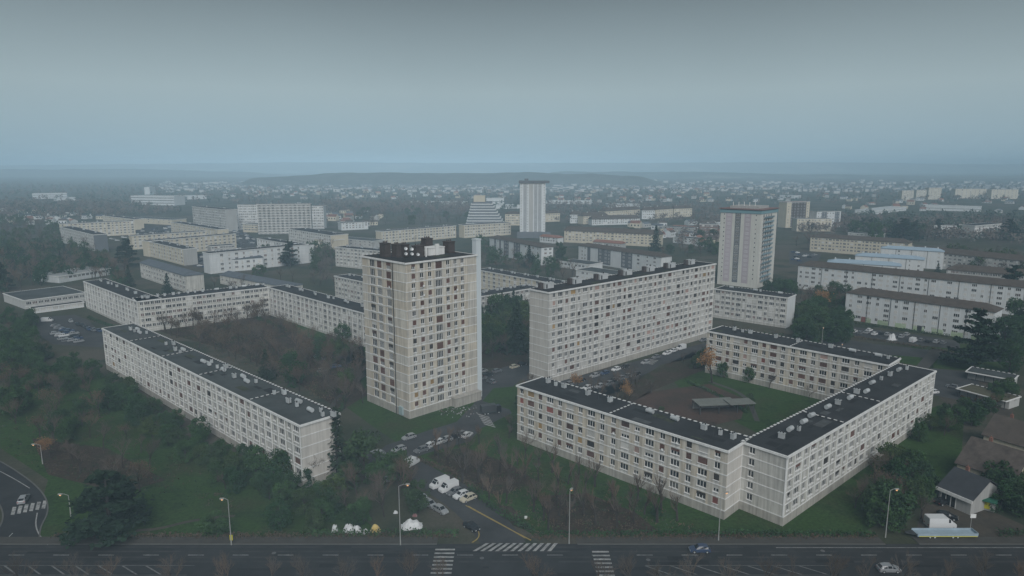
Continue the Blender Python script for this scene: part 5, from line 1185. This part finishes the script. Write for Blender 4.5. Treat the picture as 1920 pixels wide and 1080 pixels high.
# distant woods: leaf and twig clumps past counting
def woods(name, px, n, hr, m, seed, size=2.2, per=34):
    rg = random.Random(seed); poly = [U(p) for p in px]; xs = [p.x for p in poly]; ys = [p.y for p in poly]; b = MB(); c = 0; g = 0
    while c < n and g < n * 60:
        g += 1; q = (rg.uniform(min(xs), max(xs)), rg.uniform(min(ys), max(ys)))
        if not inside(q, poly): continue
        c += 1; h = rg.uniform(*hr); r = h * rg.uniform(0.28, 0.42)
        for _ in range(per):
            d = Vector((rg.gauss(0, 1), rg.gauss(0, 1), rg.gauss(0, 1))).normalized() * rg.uniform(0.3, 1.0)
            leaf(b, Vector((q[0] + d.x * r, q[1] + d.y * r, h * 0.55 + d.z * h * 0.42)), size * h / 13 * 0.55, rg)
    o = ob(name, b.mesh(name, m)); o['kind'] = 'stuff'
W = woods
W('distant_bare_woods', [(0, 384), (240, 384), (340, 400), (200, 412), (0, 414)], 420, (9, 15), WOODB, 1)
W('distant_evergreen_woods', [(0, 384), (240, 384), (340, 400), (200, 412), (0, 414)], 130, (9, 16), WOODG, 2)
W('distant_bare_woods', [(600, 384), (880, 386), (880, 404), (600, 400)], 450, (9, 15), WOODB, 3)
W('distant_evergreen_woods', [(600, 384), (1000, 386), (1000, 402), (600, 400)], 110, (9, 15), WOODG, 4)
W('distant_bare_woods', [(1020, 386), (1350, 386), (1350, 420), (1020, 420)], 330, (8, 14), WOODB, 5)
W('distant_bare_woods', [(1300, 420), (1350, 415), (1350, 460), (1260, 466)], 70, (8, 12), WOODB, 6)
W('distant_bare_woods', [(1480, 412), (1920, 420), (1920, 462), (1500, 440)], 420, (10, 15), WOODB, 7)
W('distant_evergreen_woods', [(1560, 405), (1920, 410), (1920, 462), (1580, 436)], 200, (10, 17), WOODG, 8)
W('distant_evergreen_woods', [(0, 350), (1920, 350), (1920, 384), (0, 384)], 900, (8, 15), WOODG, 9, 3.2, 18)
W('distant_bare_woods', [(0, 348), (1920, 348), (1920, 386), (0, 386)], 1700, (8, 15), WOODB, 10, 3.2, 18)
W('distant_bare_woods', [(1500, 520), (1920, 545), (1920, 556), (1500, 532)], 40, (6, 9), WOODB, 11)

# small houses of the town in the haze
def house_mesh(k):
    def mk():
        rg = random.Random(k); b = MB(); L, D, h, rh = rg.uniform(8, 16), rg.uniform(7, 9), rg.uniform(3, 6.5), rg.uniform(2, 3.5)
        b.box(-L / 2, L / 2, -D / 2, D / 2, 0, h, 0)
        a = [(-L / 2, -D / 2, h), (L / 2, -D / 2, h), (L / 2, D / 2, h), (-L / 2, D / 2, h)]; p, q = (-L / 2, 0, h + rh), (L / 2, 0, h + rh)
        b.face([a[0], a[1], q, p], 1); b.face([a[2], a[3], p, q], 1); b.face([a[1], a[2], q], 0); b.face([a[3], a[0], p], 0)
        for i in range(3): b.box(-L / 2 + (i + 0.3) * L / 3, -L / 2 + (i + 0.7) * L / 3, -D / 2 - 0.05, -D / 2, h * 0.4, h * 0.75, 2)
        return b.mesh('house', [(GREYW, CREAMW, WHITEW)[k // 3 % 3], (SLATE, TILE, TILER)[k % 3], GLASS])
    return cached(('house', k), mk)
hp = []; rg = random.Random(77)
for px, n, lb in (([(0, 396), (110, 398), (200, 410), (100, 424), (0, 420)], 30, 'small house with steep roof among trees at the far left'), ([(600, 395), (725, 398), (720, 428), (610, 425)], 22, 'villa with pale walls left of the grey wood'), ([(420, 356), (960, 356), (960, 372), (420, 374)], 90, 'tiny pale house in the hazy town below the wooded hill'),
                  ([(1040, 352), (1480, 350), (1480, 380), (1040, 380)], 90, 'tiny pale house in the hazy town right of the far tower'), ([(1530, 366), (1920, 366), (1920, 400), (1560, 394)], 40, 'tiny pale house in the haze at the far right'), ([(1150, 420), (1345, 420), (1345, 470), (1250, 450)], 24, 'small house between the long brown roof and the turquoise tower')):
    poly = [U(p) for p in px]; xs = [p.x for p in poly]; ys = [p.y for p in poly]; c = 0
    for _ in range(4000):
        if c >= n: break
        qx, qy = rg.uniform(min([p[0] for p in px]), max([p[0] for p in px])), rg.uniform(min([p[1] for p in px]), max([p[1] for p in px]))
        if not inside((qx, qy), px): continue
        g = U((qx, qy))
        if any((g.x - a) ** 2 + (g.y - b_) ** 2 < 13 ** 2 for a, b_ in hp): continue
        hp.append((g.x, g.y)); c += 1
        o = ob('house', house_mesh(rg.randrange(9)), None, (g.x, g.y, 0), rg.uniform(-0.9, 0.9)); tag(o, lb, 'house', lb.replace('house', 'houses').replace('villa', 'villas'), 'thing')
b = MB(); rg = random.Random(5)
for _ in range(900):
    g = U((rg.uniform(300, 1920), rg.triangular(338, 364, 352))); s = rg.uniform(5, 11); h = rg.uniform(4, 9)
    b.box(g.x - s, g.x + s, g.y - 5, g.y + 5, 0, h); b.face([(g.x - s, g.y - 5, h), (g.x + s, g.y - 5, h), (g.x + s, g.y, h + 3), (g.x - s, g.y, h + 3)], 1); b.face([(g.x - s, g.y, h + 3), (g.x + s, g.y, h + 3), (g.x + s, g.y + 5, h), (g.x - s, g.y + 5, h)], 1)
o = ob('distant_town', b.mesh('distant_town', [GREYW, SLATE])); o['kind'] = 'stuff'
# ------------------------------------------------------------------ vehicles
def car_shape(kind):
    """stations along the car: x, half width at sill / belt / roof, belt height, roof height"""
    if kind == 'van':
        S = [(-2.5, .9, .92, .84, 1.1, 1.95), (-2.42, .95, .97, .86, 1.15, 2.05), (0.9, .95, .97, .86, 1.15, 2.05), (1.35, .95, .96, .80, 1.15, 1.75), (1.75, .94, .95, .80, 1.12, 1.16), (2.3, .9, .9, .75, .95, .98), (2.5, .8, .8, .65, .75, .78)]
        glass = {(2, 3), (3, 4)}; wheels = (-1.6, 1.6); wr = 0.34
    else:
        S = [(-2.05, .76, .78, .6, .80, .84), (-1.95, .82, .84, .62, .90, .95), (-1.5, .85, .87, .60, .93, 1.36), (-0.6, .86, .88, .62, .94, 1.47), (0.35, .86, .88, .60, .93, 1.43), (1.05, .85, .87, .66, .90, .95), (1.85, .80, .80, .62, .74, .78), (2.08, .70, .70, .52, .58, .62)]
        glass = {(1, 2), (2, 3), (3, 4), (4, 5)}; wheels = (-1.28, 1.3); wr = 0.31
    return S, glass, wheels, wr
def car_meshes(kind, paint):
    def mk():
        S, gl, wh, wr = car_shape(kind); b = MB(); g = MB()
        rings = []
        for x, ws, wb, wt, zb, zt in S:
            rings.append([(x, -ws, .25), (x, -wb, .55), (x, -wb * .985, zb), (x, -wt, zt), (x, wt, zt), (x, wb * .985, zb), (x, wb, .55), (x, ws, .25)])
        for i in range(len(S) - 1):
            A, B = rings[i], rings[i + 1]
            for k in range(8):
                j = (k + 1) % 8; f = [A[k], B[k], B[j], A[j]]
                b.face(f)
                if (i, i + 1) in gl and k in (2, 4):
                    if kind == 'van' and (i, i + 1) == (2, 3) or kind != 'van' and True:
                        o_ = -0.012 if k == 2 else 0.012; c = [sum(p[q] for p in f) / 4 for q in range(3)]
                        g.face([(c[0] + (p[0] - c[0]) * .86, c[1] + (p[1] - c[1]) * .8 + o_, c[2] + (p[2] - c[2]) * .8 + 0.012) for p in f])
                steep = abs(A[3][2] - B[3][2]) > 0.25
                if k == 3 and steep:
                    c = [sum(p[q] for p in f) / 4 for q in range(3)]
                    g.face([(c[0] + (p[0] - c[0]) * .9, c[1] + (p[1] - c[1]) * .88, c[2] + (p[2] - c[2]) * .9 + 0.015) for p in f])
        b.face(rings[0]); b.face(list(reversed(rings[-1])))
        w_ = MB(); y = 0.05
        w_.tube((0, -0.1, 0), (0, 0.1, 0), wr, wr, 12, 0, True); w_.face([(wr * math.cos(a * .524), -0.1, wr * math.sin(a * .524)) for a in range(12)]); w_.face([(wr * .55 * math.cos(a * .785), -0.105, wr * .55 * math.sin(a * .785)) for a in range(8)], 1); w_.face([(wr * .55 * math.cos(a * .785), 0.105, wr * .55 * math.sin(-a * .785)) for a in range(8)], 1)
        h = MB(); h.box(-.05, .05, -.16, .16, -.07, .07)
        me = b.mesh('body', paint)
        return me, g.mesh('glazing', CARGL), w_.mesh('wheel', [TYRE, ZINC]), h.mesh('headlight', LAMPL), h.mesh('tail_light', mat('tail_lamp_red', (0.3, 0.02, 0.02), rough=0.3)), wh, wr, S
    return cached(('car', kind, paint.name), mk)
PAINT = {'white': mat('white_car_paint', (0.62, 0.63, 0.64), rough=0.3, spec=0.5), 'silver': mat('silver_car_paint', (0.36, 0.37, 0.385), rough=0.3, spec=0.5, metal=0.3), 'grey': mat('grey_car_paint', (0.13, 0.135, 0.145), rough=0.3, spec=0.5), 'black': mat('black_car_paint', (0.018, 0.019, 0.022), rough=0.25, spec=0.5),
         'blue': mat('blue_car_paint', (0.035, 0.06, 0.12), rough=0.3, spec=0.5), 'red': mat('red_car_paint', (0.22, 0.03, 0.025), rough=0.3, spec=0.5), 'beige': mat('beige_car_paint', (0.50, 0.46, 0.36), rough=0.3, spec=0.5)}
def car(px, deg, paint, label, kind='car', group=None, parts=True, k=1.0, world=None):
    g = U(px) if world is None else Vector((world[0], world[1], 0))
    me, gl, wh, hl, tl, wx, wr, S = car_meshes(kind, PAINT[paint])
    t = thing('parked_van' if kind == 'van' else 'parked_car', label, kind, (g.x, g.y, 0.07), R(deg), group); t.scale = (k, k, k)
    ob('body', me, t); ob('glazing', gl, t)
    if parts:
        for x in wx:
            for y in (-0.8, 0.8): ob('wheel', wh, t, (x, y * (1.04 if kind == 'van' else 1), wr))
        for y in (-0.5, 0.5): ob('headlight', hl, t, (S[-1][0] - .02, y, .56 if kind == 'car' else .68)); ob('tail_light', tl, t, (S[0][0] + .02, y * 1.25, .7))
    return t
E_, V_ = 42, -46
for a in [((824, 912), 222, 'white', 'foremost white van nose to the side street', 'van'), ((841, 919), 222, 'white', 'second white van squeezed between the first van and a dark car', 'van'), ((853, 926), 222, 'grey', 'dark grey car between the white vans and the white car'), ((865, 932), 222, 'white', 'white car between the dark car and the silver estate'), ((878, 938), 222, 'beige', 'pale beige estate car nearest to the yellow kerb'),
    ((792, 938), V_, 'white', 'white hatchback opposite the vans, under the big bare tree'), ((806, 949), V_, 'silver', 'silver car parked behind the white hatchback on the side street'), ((826, 960), V_, 'silver', 'grey silver car half in the hedge on the side street'), ((884, 992), V_, 'black', 'black car waiting near the zebra crossing of the side street'),
    ((767, 823), 220, 'silver', 'silver car alone on the lane below the cream tower'), ((808, 838), 60, 'white', 'white car in the row at the lane corner'), ((790, 847), 222, 'grey', 'dark car with red tail in the row at the lane corner'), ((836, 828), 222, 'silver', 'silver car behind saplings on the tower lane'), ((862, 818), 222, 'grey', 'grey car behind saplings on the tower lane'), ((876, 819), 60, 'white', 'white car at the tower end of the lane row'), ((772, 872), 60, 'white', 'white van standing alone behind the big bare tree', 'van'),
    ((708, 853), 150, 'silver', 'silver car under the pine beside the long left block'), ((716, 858), 150, 'grey', 'grey car under the pine beside the long left block'), ((698, 893), 20, 'silver', 'pale car glimpsed between pine and bare tree'), ((722, 900), 120, 'silver', 'blue grey car glimpsed behind the big bare tree trunk'),
    ((903, 712), 42, 'grey', 'grey car left of the slab on the parking behind the tower'), ((915, 706), 42, 'black', 'black car left of the slab on the parking behind the tower'), ((932, 698), 42, 'grey', 'dark grey hatchback beside the pines left of the slab'), ((965, 690), 42, 'beige', 'yellowish car close to the end wall of the slab'), ((979, 685), 42, 'black', 'black car touching the end wall of the slab in view'),
    ((1155, 695), 220, 'white', 'white hatchback parked along the middle of the slab'), ((1115, 707), 220, 'silver', 'silver car parked along the near end of the slab'), ((1088, 716), 220, 'black', 'black car parked nearest to the corner of the slab'), ((1172, 690), 220, 'black', 'black car right behind the white hatchback along the slab'), ((1250, 665), 220, 'white', 'white car in front of the white van along the slab'), ((1262, 660), 220, 'white', 'small white car touching the white van along the slab'), ((1277, 655), 220, 'white', 'tall white van parked at the far part of the slab', 'van'), ((1318, 640), 220, 'grey', 'grey car at the far end of the slab'),
    ((1101, 730), 222, 'white', 'white car roof peeping above the front wing roof'), ((1124, 727), 222, 'silver', 'silver estate car in the courtyard row above the front wing'), ((1141, 722), 222, 'grey', 'dark grey car third in the courtyard row above the front wing'), ((1150, 716), 222, 'black', 'black car fourth in the courtyard row above the front wing'), ((1163, 712), 222, 'grey', 'grey car fifth in the courtyard row above the front wing'), ((1176, 708), 222, 'grey', 'slate grey car sixth in the courtyard row above the front wing'), ((1192, 704), 222, 'black', 'black car last in the courtyard row above the front wing'),
    ((905, 698), 42, 'silver', 'silver car behind the flue corner of the cream tower'), ((921, 718), 130, 'grey', 'grey car beside the small grass island near the tower'), ((1070, 722), 42, 'grey', 'grey car at the near corner of the slab below its end wall'), ((1210, 682), 220, 'silver', 'silver car beside the small crossing before the slab'), ((1134, 702), 220, 'blue', 'blue car between the silver and the white car along the slab'), ((1230, 672), 220, 'grey', 'grey car left of the white pair along the slab'), ((736, 868), 150, 'black', 'black car at the mouth of the parking lane'), ((748, 846), 222, 'silver', 'silver car on the parking lane left of the row'), ((820, 833), 222, 'white', 'second white car in the row at the lane corner'), ((850, 823), 222, 'black', 'black car among saplings on the tower lane'),
    ((45, 940), 110, 'silver', 'silver car driving towards the crossing on the curved left road'), ((1748, 738), 190, 'white', 'white car behind the far corner of the courtyard block'), ((1786, 728), 130, 'grey', 'grey car parked before the open shed'), ((1768, 945), 20, 'black', 'black car before the glazed workshop front'), ((1775, 972), -30, 'black', 'dark car behind the white van in the yard'), ((1762, 988), 0, 'white', 'large white delivery van behind the trailer wall', 'van')]:
    px, dg, pt, lb = a[:4]; car(px, dg, pt, lb, a[4] if len(a) > 4 else 'car', 'vehicles parked around the estate', k=1.2 if 'large' in lb else 1.0)
car(None, 180, 'blue', 'dark blue car driving on the far carriageway of the avenue', world=(38.0, 126.6)); car(None, 0, 'silver', 'silver car driving on the near carriageway at lower right', world=(72.5, 119.8)); car(None, 180, 'black', 'dark car beside the zebra crossing at the bottom edge', world=(-11.0, 115.0))
rg = random.Random(12)
for i, (x, y) in enumerate([(1602, 623), (1613, 626), (1625, 625), (1640, 628), (1652, 627), (1664, 629), (1676, 632), (1690, 633), (1727, 640), (1740, 642), (1755, 643), (1768, 645), (1630, 621), (1700, 629)]):
    car((x, y), 42 + rg.uniform(-5, 5), ['white', 'grey', 'silver', 'white', 'black', 'silver', 'grey', 'silver', 'grey', 'black', 'silver', 'grey', 'white', 'silver'][i], f'{ORD[i]} car from the left before the white insulated block', group='cars before the white insulated block', parts=False)
car((1712, 641), 40, 'white', 'white delivery van with blue side before the white insulated block', 'van')
for i, (x, y) in enumerate([(104, 613), (110, 617), (120, 620), (130, 622), (104, 627), (112, 631), (128, 625), (139, 627), (142, 632), (118, 637), (126, 641), (136, 640), (146, 636), (148, 642), (133, 604), (146, 610), (154, 612), (161, 616), (167, 619), (176, 621), (186, 622), (120, 631)]):
    car((x, y), (42 if i < 14 or i > 20 else -46) + rg.uniform(-6, 6), rg.choice(['silver', 'grey', 'white', 'black', 'silver', 'blue']), 'car in the left car park' if i < 14 or i > 20 else f'{ORD[i - 14]} car along the hedge of the left car park', group='cars on the left car park', parts=False)
car((89, 603), 10, 'white', 'white van at the entrance of the left car park', 'van', parts=False)
def lot(px, n, lb, deg, seed):
    rg = random.Random(seed); poly = [p for p in px]; pts = []
    for _ in range(3000):
        if len(pts) >= n: break
        q = (rg.uniform(min(p[0] for p in poly), max(p[0] for p in poly)), rg.uniform(min(p[1] for p in poly), max(p[1] for p in poly)))
        if not inside(q, poly): continue
        g = U(q)
        if any(abs(g.x - a.x) + abs(g.y - a.y) < 6.0 for a in pts): continue
        pts.append(g); car(None, deg + rg.uniform(-5, 5), rg.choice(['silver', 'white', 'grey', 'black', 'blue', 'white']), lb, group=lb.replace('car ', 'cars ', 1), parts=False, world=(g.x, g.y))
lot([(256, 430), (318, 425), (323, 438), (264, 443)], 26, 'tiny hazy car on the lot behind the cream blocks', 40, 1)
lot([(428, 440), (446, 427), (478, 448), (478, 460), (446, 466)], 34, 'tiny hazy car below the balcony blocks', 45, 2)
lot([(364, 480), (391, 475), (392, 503), (364, 498)], 14, 'tiny car left of the white four storey block', 45, 3)
lot([(1482, 472), (1538, 478), (1528, 498), (1482, 493)], 14, 'tiny car below the long brown roof at right', 20, 4)
lot([(1882, 598), (1918, 600), (1918, 648), (1856, 638)], 16, 'car on the lot behind the big cedar', 42, 5)
lot([(205, 440), (245, 446), (240, 455), (205, 452)], 7, 'tiny car right of the slate end wall', 40, 6)
lot([(595, 670), (650, 668), (650, 705), (600, 700)], 5, 'car half hidden by courtyard trees', 40, 7)

# bus shelter like dark lorry by the tower, trailer and signs
g = U((920, 775)); t = thing('parked_lorry', 'dark covered lorry parked beside the cream tower corner', 'lorry', (g.x, g.y, 0.06), R(20))
b = MB(); b.box(-3.2, 1.6, -1.15, 1.15, 0.9, 2.9); ob('tarpaulin_body', b.mesh('tarpaulin_body', DARKM), t)
b = MB(); b.box(1.75, 3.2, -1.1, 1.1, 0.5, 2.4); ob('cab', b.mesh('cab', PAINT['black']), t); b = MB(); b.box(3.18, 3.23, -0.95, 0.95, 1.5, 2.2); ob('windscreen', b.mesh('windscreen', CARGL), t)
b = MB(); b.box(-3.2, 3.1, -0.9, 0.9, 0.55, 0.88); ob('chassis', b.mesh('chassis', DARKM), t)
wm = car_meshes('van', PAINT['white'])[2]
for x in (-2.2, -1.2, 2.4):
    for y in (-1.0, 1.0): ob('wheel', wm, t, (x, y, 0.36))
g = U((1770, 1006)); t = thing('flatbed_trailer', 'long pale blue flatbed trailer with yellow edge beside the avenue', 'trailer', (g.x, g.y, 0.05), R(0))
b = MB(); b.box(-6.3, 6.3, -1.1, 1.1, 0.7, 0.85); ob('deck', b.mesh('deck', mat('pale_blue_metal', (0.30, 0.38, 0.44), rough=0.5, nz=0.15)), t)
b = MB(); b.box(-6.3, 6.3, -1.18, -1.1, 0.6, 1.3); b.box(-6.3, 6.3, 1.1, 1.18, 0.75, 1.25); b.box(6.3, 6.4, -1.1, 1.1, 0.75, 1.35); ob('side_board', b.mesh('side_board', MATS['pale_blue_metal']), t)
b = MB(); b.box(-6.0, 6.2, -1.21, -1.185, 0.56, 0.7); ob('edge_stripe', b.mesh('edge_stripe', YELLOW), t); b = MB(); b.prism([(-8.3, -0.25), (-6.3, -0.9), (-6.3, 0.9), (-8.3, 0.25)], 0.8, 1.0); ob('drawbar', b.mesh('drawbar', DARKM), t)
for x in (-3.6, -2.6, 1.2, 2.2):
    for y in (-1.0, 1.0): ob('wheel', wm, t, (x, y, 0.36))
g = U((1818, 1000)); t = thing('road_sign', 'small pale square road sign on a grey post in the yard', 'sign', (g.x, g.y))
b = MB(); b.tube((0, 0, 0), (0, 0, 4.0), 0.06, 0.05, 6); ob('post', b.mesh('post', POLE), t); b = MB(); b.box(-0.6, 0.6, -0.06, -0.02, -0.45, 0.45); ob('sign_plate', b.mesh('sign_plate', WHITE), t, (0.3, 0, 4.0))
g = U((1034, 1000)); t = thing('white_post', 'small white marker at the edge of the front lawn', 'marker', U((986, 972)).to_tuple()); b = MB(); b.box(-0.3, 0.3, -0.2, 0.2, 0, 0.5); ob('box', b.mesh('box', WHITE), t)

# ------------------------------------------------------------------ street lamps
def lamp(px, h, arm, deg, label, yellow=False, world=None):
    g = U(px) if world is None else Vector((world[0], world[1], 0))
    t = thing('street_lamp', label, 'street lamp', (g.x, g.y, 0), R(deg), 'street lamps around the estate')
    b = MB(); b.tube((0, 0, 0), (0, 0, 1.2), 0.14, 0.12, 8); b.tube((0, 0, 1.2), (0, 0, h), 0.10, 0.06, 8); b.tube((0, 0, h), (arm * 0.6, 0, h + 0.35), 0.05, 0.05, 6); b.tube((arm * 0.6, 0, h + 0.35), (arm, 0, h + 0.25), 0.05, 0.04, 6)
    ob('pole', b.mesh('pole', POLE), t)
    b = MB(); b.prism([(arm - 0.2, -0.22), (arm + 0.65, -0.16), (arm + 0.65, 0.16), (arm - 0.2, 0.22)], h + 0.2, h + 0.4); hd = ob('lamp_head', b.mesh('lamp_head', POLE), t)
    b = MB(); b.tube((arm + 0.2, 0, h + 0.2), (arm + 0.2, 0, h - 0.08), 0.24, 0.14, 8, 0, True); ob('lamp_glass', b.mesh('lamp_glass', SODIUM), hd)
    if yellow: b = MB(); b.box(-0.3, 0.3, -0.16, -0.1, 1.0, 2.2); ob('notice', b.mesh('notice', YELLOW), t)
lamp((80, 870), 5.2, 1.6, 180, 'street lamp with orange globe light before the russet tree')
lamp((133, 968), 5.0, 1.6, 180, 'short street lamp beside the crossing at lower left')
lamp((434, 1022), 10.0, 1.0, 180, 'tall street lamp with a yellow notice near the lawn path', True)
lamp((751, 1022), 13.0, 1.6, 10, 'tall street lamp left of the big white tent')
lamp((1067, 1020), 11.6, 0.5, 60, 'tall street lamp beside the side street on the front lawn edge')
lamp((1347, 1014), 10.5, 1.0, 10, 'tall street lamp before the corner notch of the courtyard block')
lamp((1660, 1008), 10.6, 1.2, 5, 'tall street lamp left of the yard with the white van')
lamp((1575, 690), 9.0, 1.0, 60, 'street lamp behind the far courtyard wing'); lamp((1540, 655), 9.0, 1.0, 60, 'street lamp near the dark bushes behind the far courtyard wing')

# ------------------------------------------------------------------ tents, tarpaulins, rubbish
def tent(px, L, D, h, m, label, seed, deg=0, cat='tent', name='tent'):
    rg = random.Random(seed); g = U(px); n, k = 14, 10; b = MB()
    for i in range(n + 1):
        for j in range(k + 1):
            u, v = i / n * 2 - 1, j / k * 2 - 1; r = min(1, math.hypot(u, v) if abs(u * v) > 0.2 else max(abs(u), abs(v)))
            b.v.append((u * L / 2 + rg.gauss(0, .06), v * D / 2 + rg.gauss(0, .06), max(0.02, h * (1 - r ** 2.6) * (0.8 + 0.35 * mnoise.noise(Vector((u * 2.5 + seed, v * 2.5, 0)))) + rg.gauss(0, .05) * h * 0.4)))
    W_ = k + 1
    for i in range(n):
        for j in range(k): b.f.append((i * W_ + j, (i + 1) * W_ + j, (i + 1) * W_ + j + 1, i * W_ + j + 1)); b.m.append(0)
    t = thing(name, label, cat, (g.x, g.y, 0.02), R(deg)); ob('cover', b.mesh('cover', m), t)
    b = MB()
    for u in (-0.5, 0.5): b.tube((u * L, -D / 2, 0), (u * L * 0.5, 0, h * 0.9), 0.03, 0.03, 4)
    ob('pole', b.mesh('pole', POLE), t)
tent((772, 988), 4.6, 3.0, 1.9, TARPW, 'largest white tarpaulin tent right of the tall lamp', 1, 10)
tent((655, 995), 2.6, 2.2, 1.7, TARPW, 'white tent left in the pair of touching tents', 2, -10); tent((668, 996), 2.2, 2.0, 1.4, TARPW, 'white tent right in the pair of touching tents', 3, 20)
tent((628, 996), 1.3, 1.2, 1.7, TARPW, 'narrow white wrapped bundle at the left end of the tents', 4); tent((685, 999), 1.5, 1.4, 0.9, TARPW, 'low white bundle left of the yellow tarpaulin', 5, 15)
tent((704, 996), 2.3, 1.5, 1.5, TARPY, 'yellow tarpaulin shelter among the white tents', 6, 0)
tent((742, 962), 1.0, 0.8, 0.6, TARPW, 'small pale bundle behind the tall lamp', 7); tent((778, 968), 1.0, 0.8, 0.7, mat('faded_red_cloth', (0.25, 0.12, 0.12)), 'faded red bundle behind the largest tent', 8); tent((1712, 639), 3.5, 3.0, 2.8, TARPW, 'round white covered heap between the parked cars at right', 9) if False else None
g = U((1680, 638)); tent((1672, 637), 4.0, 3.0, 3.0, TARPW, 'rounded white covered trailer before the white insulated block', 9, 20, 'trailer', 'covered_trailer')
b = MB(); rg = random.Random(3)
for _ in range(160):
    g = U((rg.gauss(862, 22), rg.gauss(770, 7))); s = rg.uniform(0.08, 0.3); a = rg.uniform(0, 3)
    b.prism([(g.x + s * math.cos(a + q) * rg.uniform(.6, 1.2), g.y + s * math.sin(a + q) * rg.uniform(.6, 1.2)) for q in (0, 1.6, 3.1, 4.7)], 0.02, 0.02 + s * rg.uniform(0.4, 1.0), rg.randrange(3))
o = ob('rubble', b.mesh('rubble', [PAVE, GREYW, mat('earth_spoil', (0.10, 0.085, 0.07))])); o['kind'] = 'stuff'
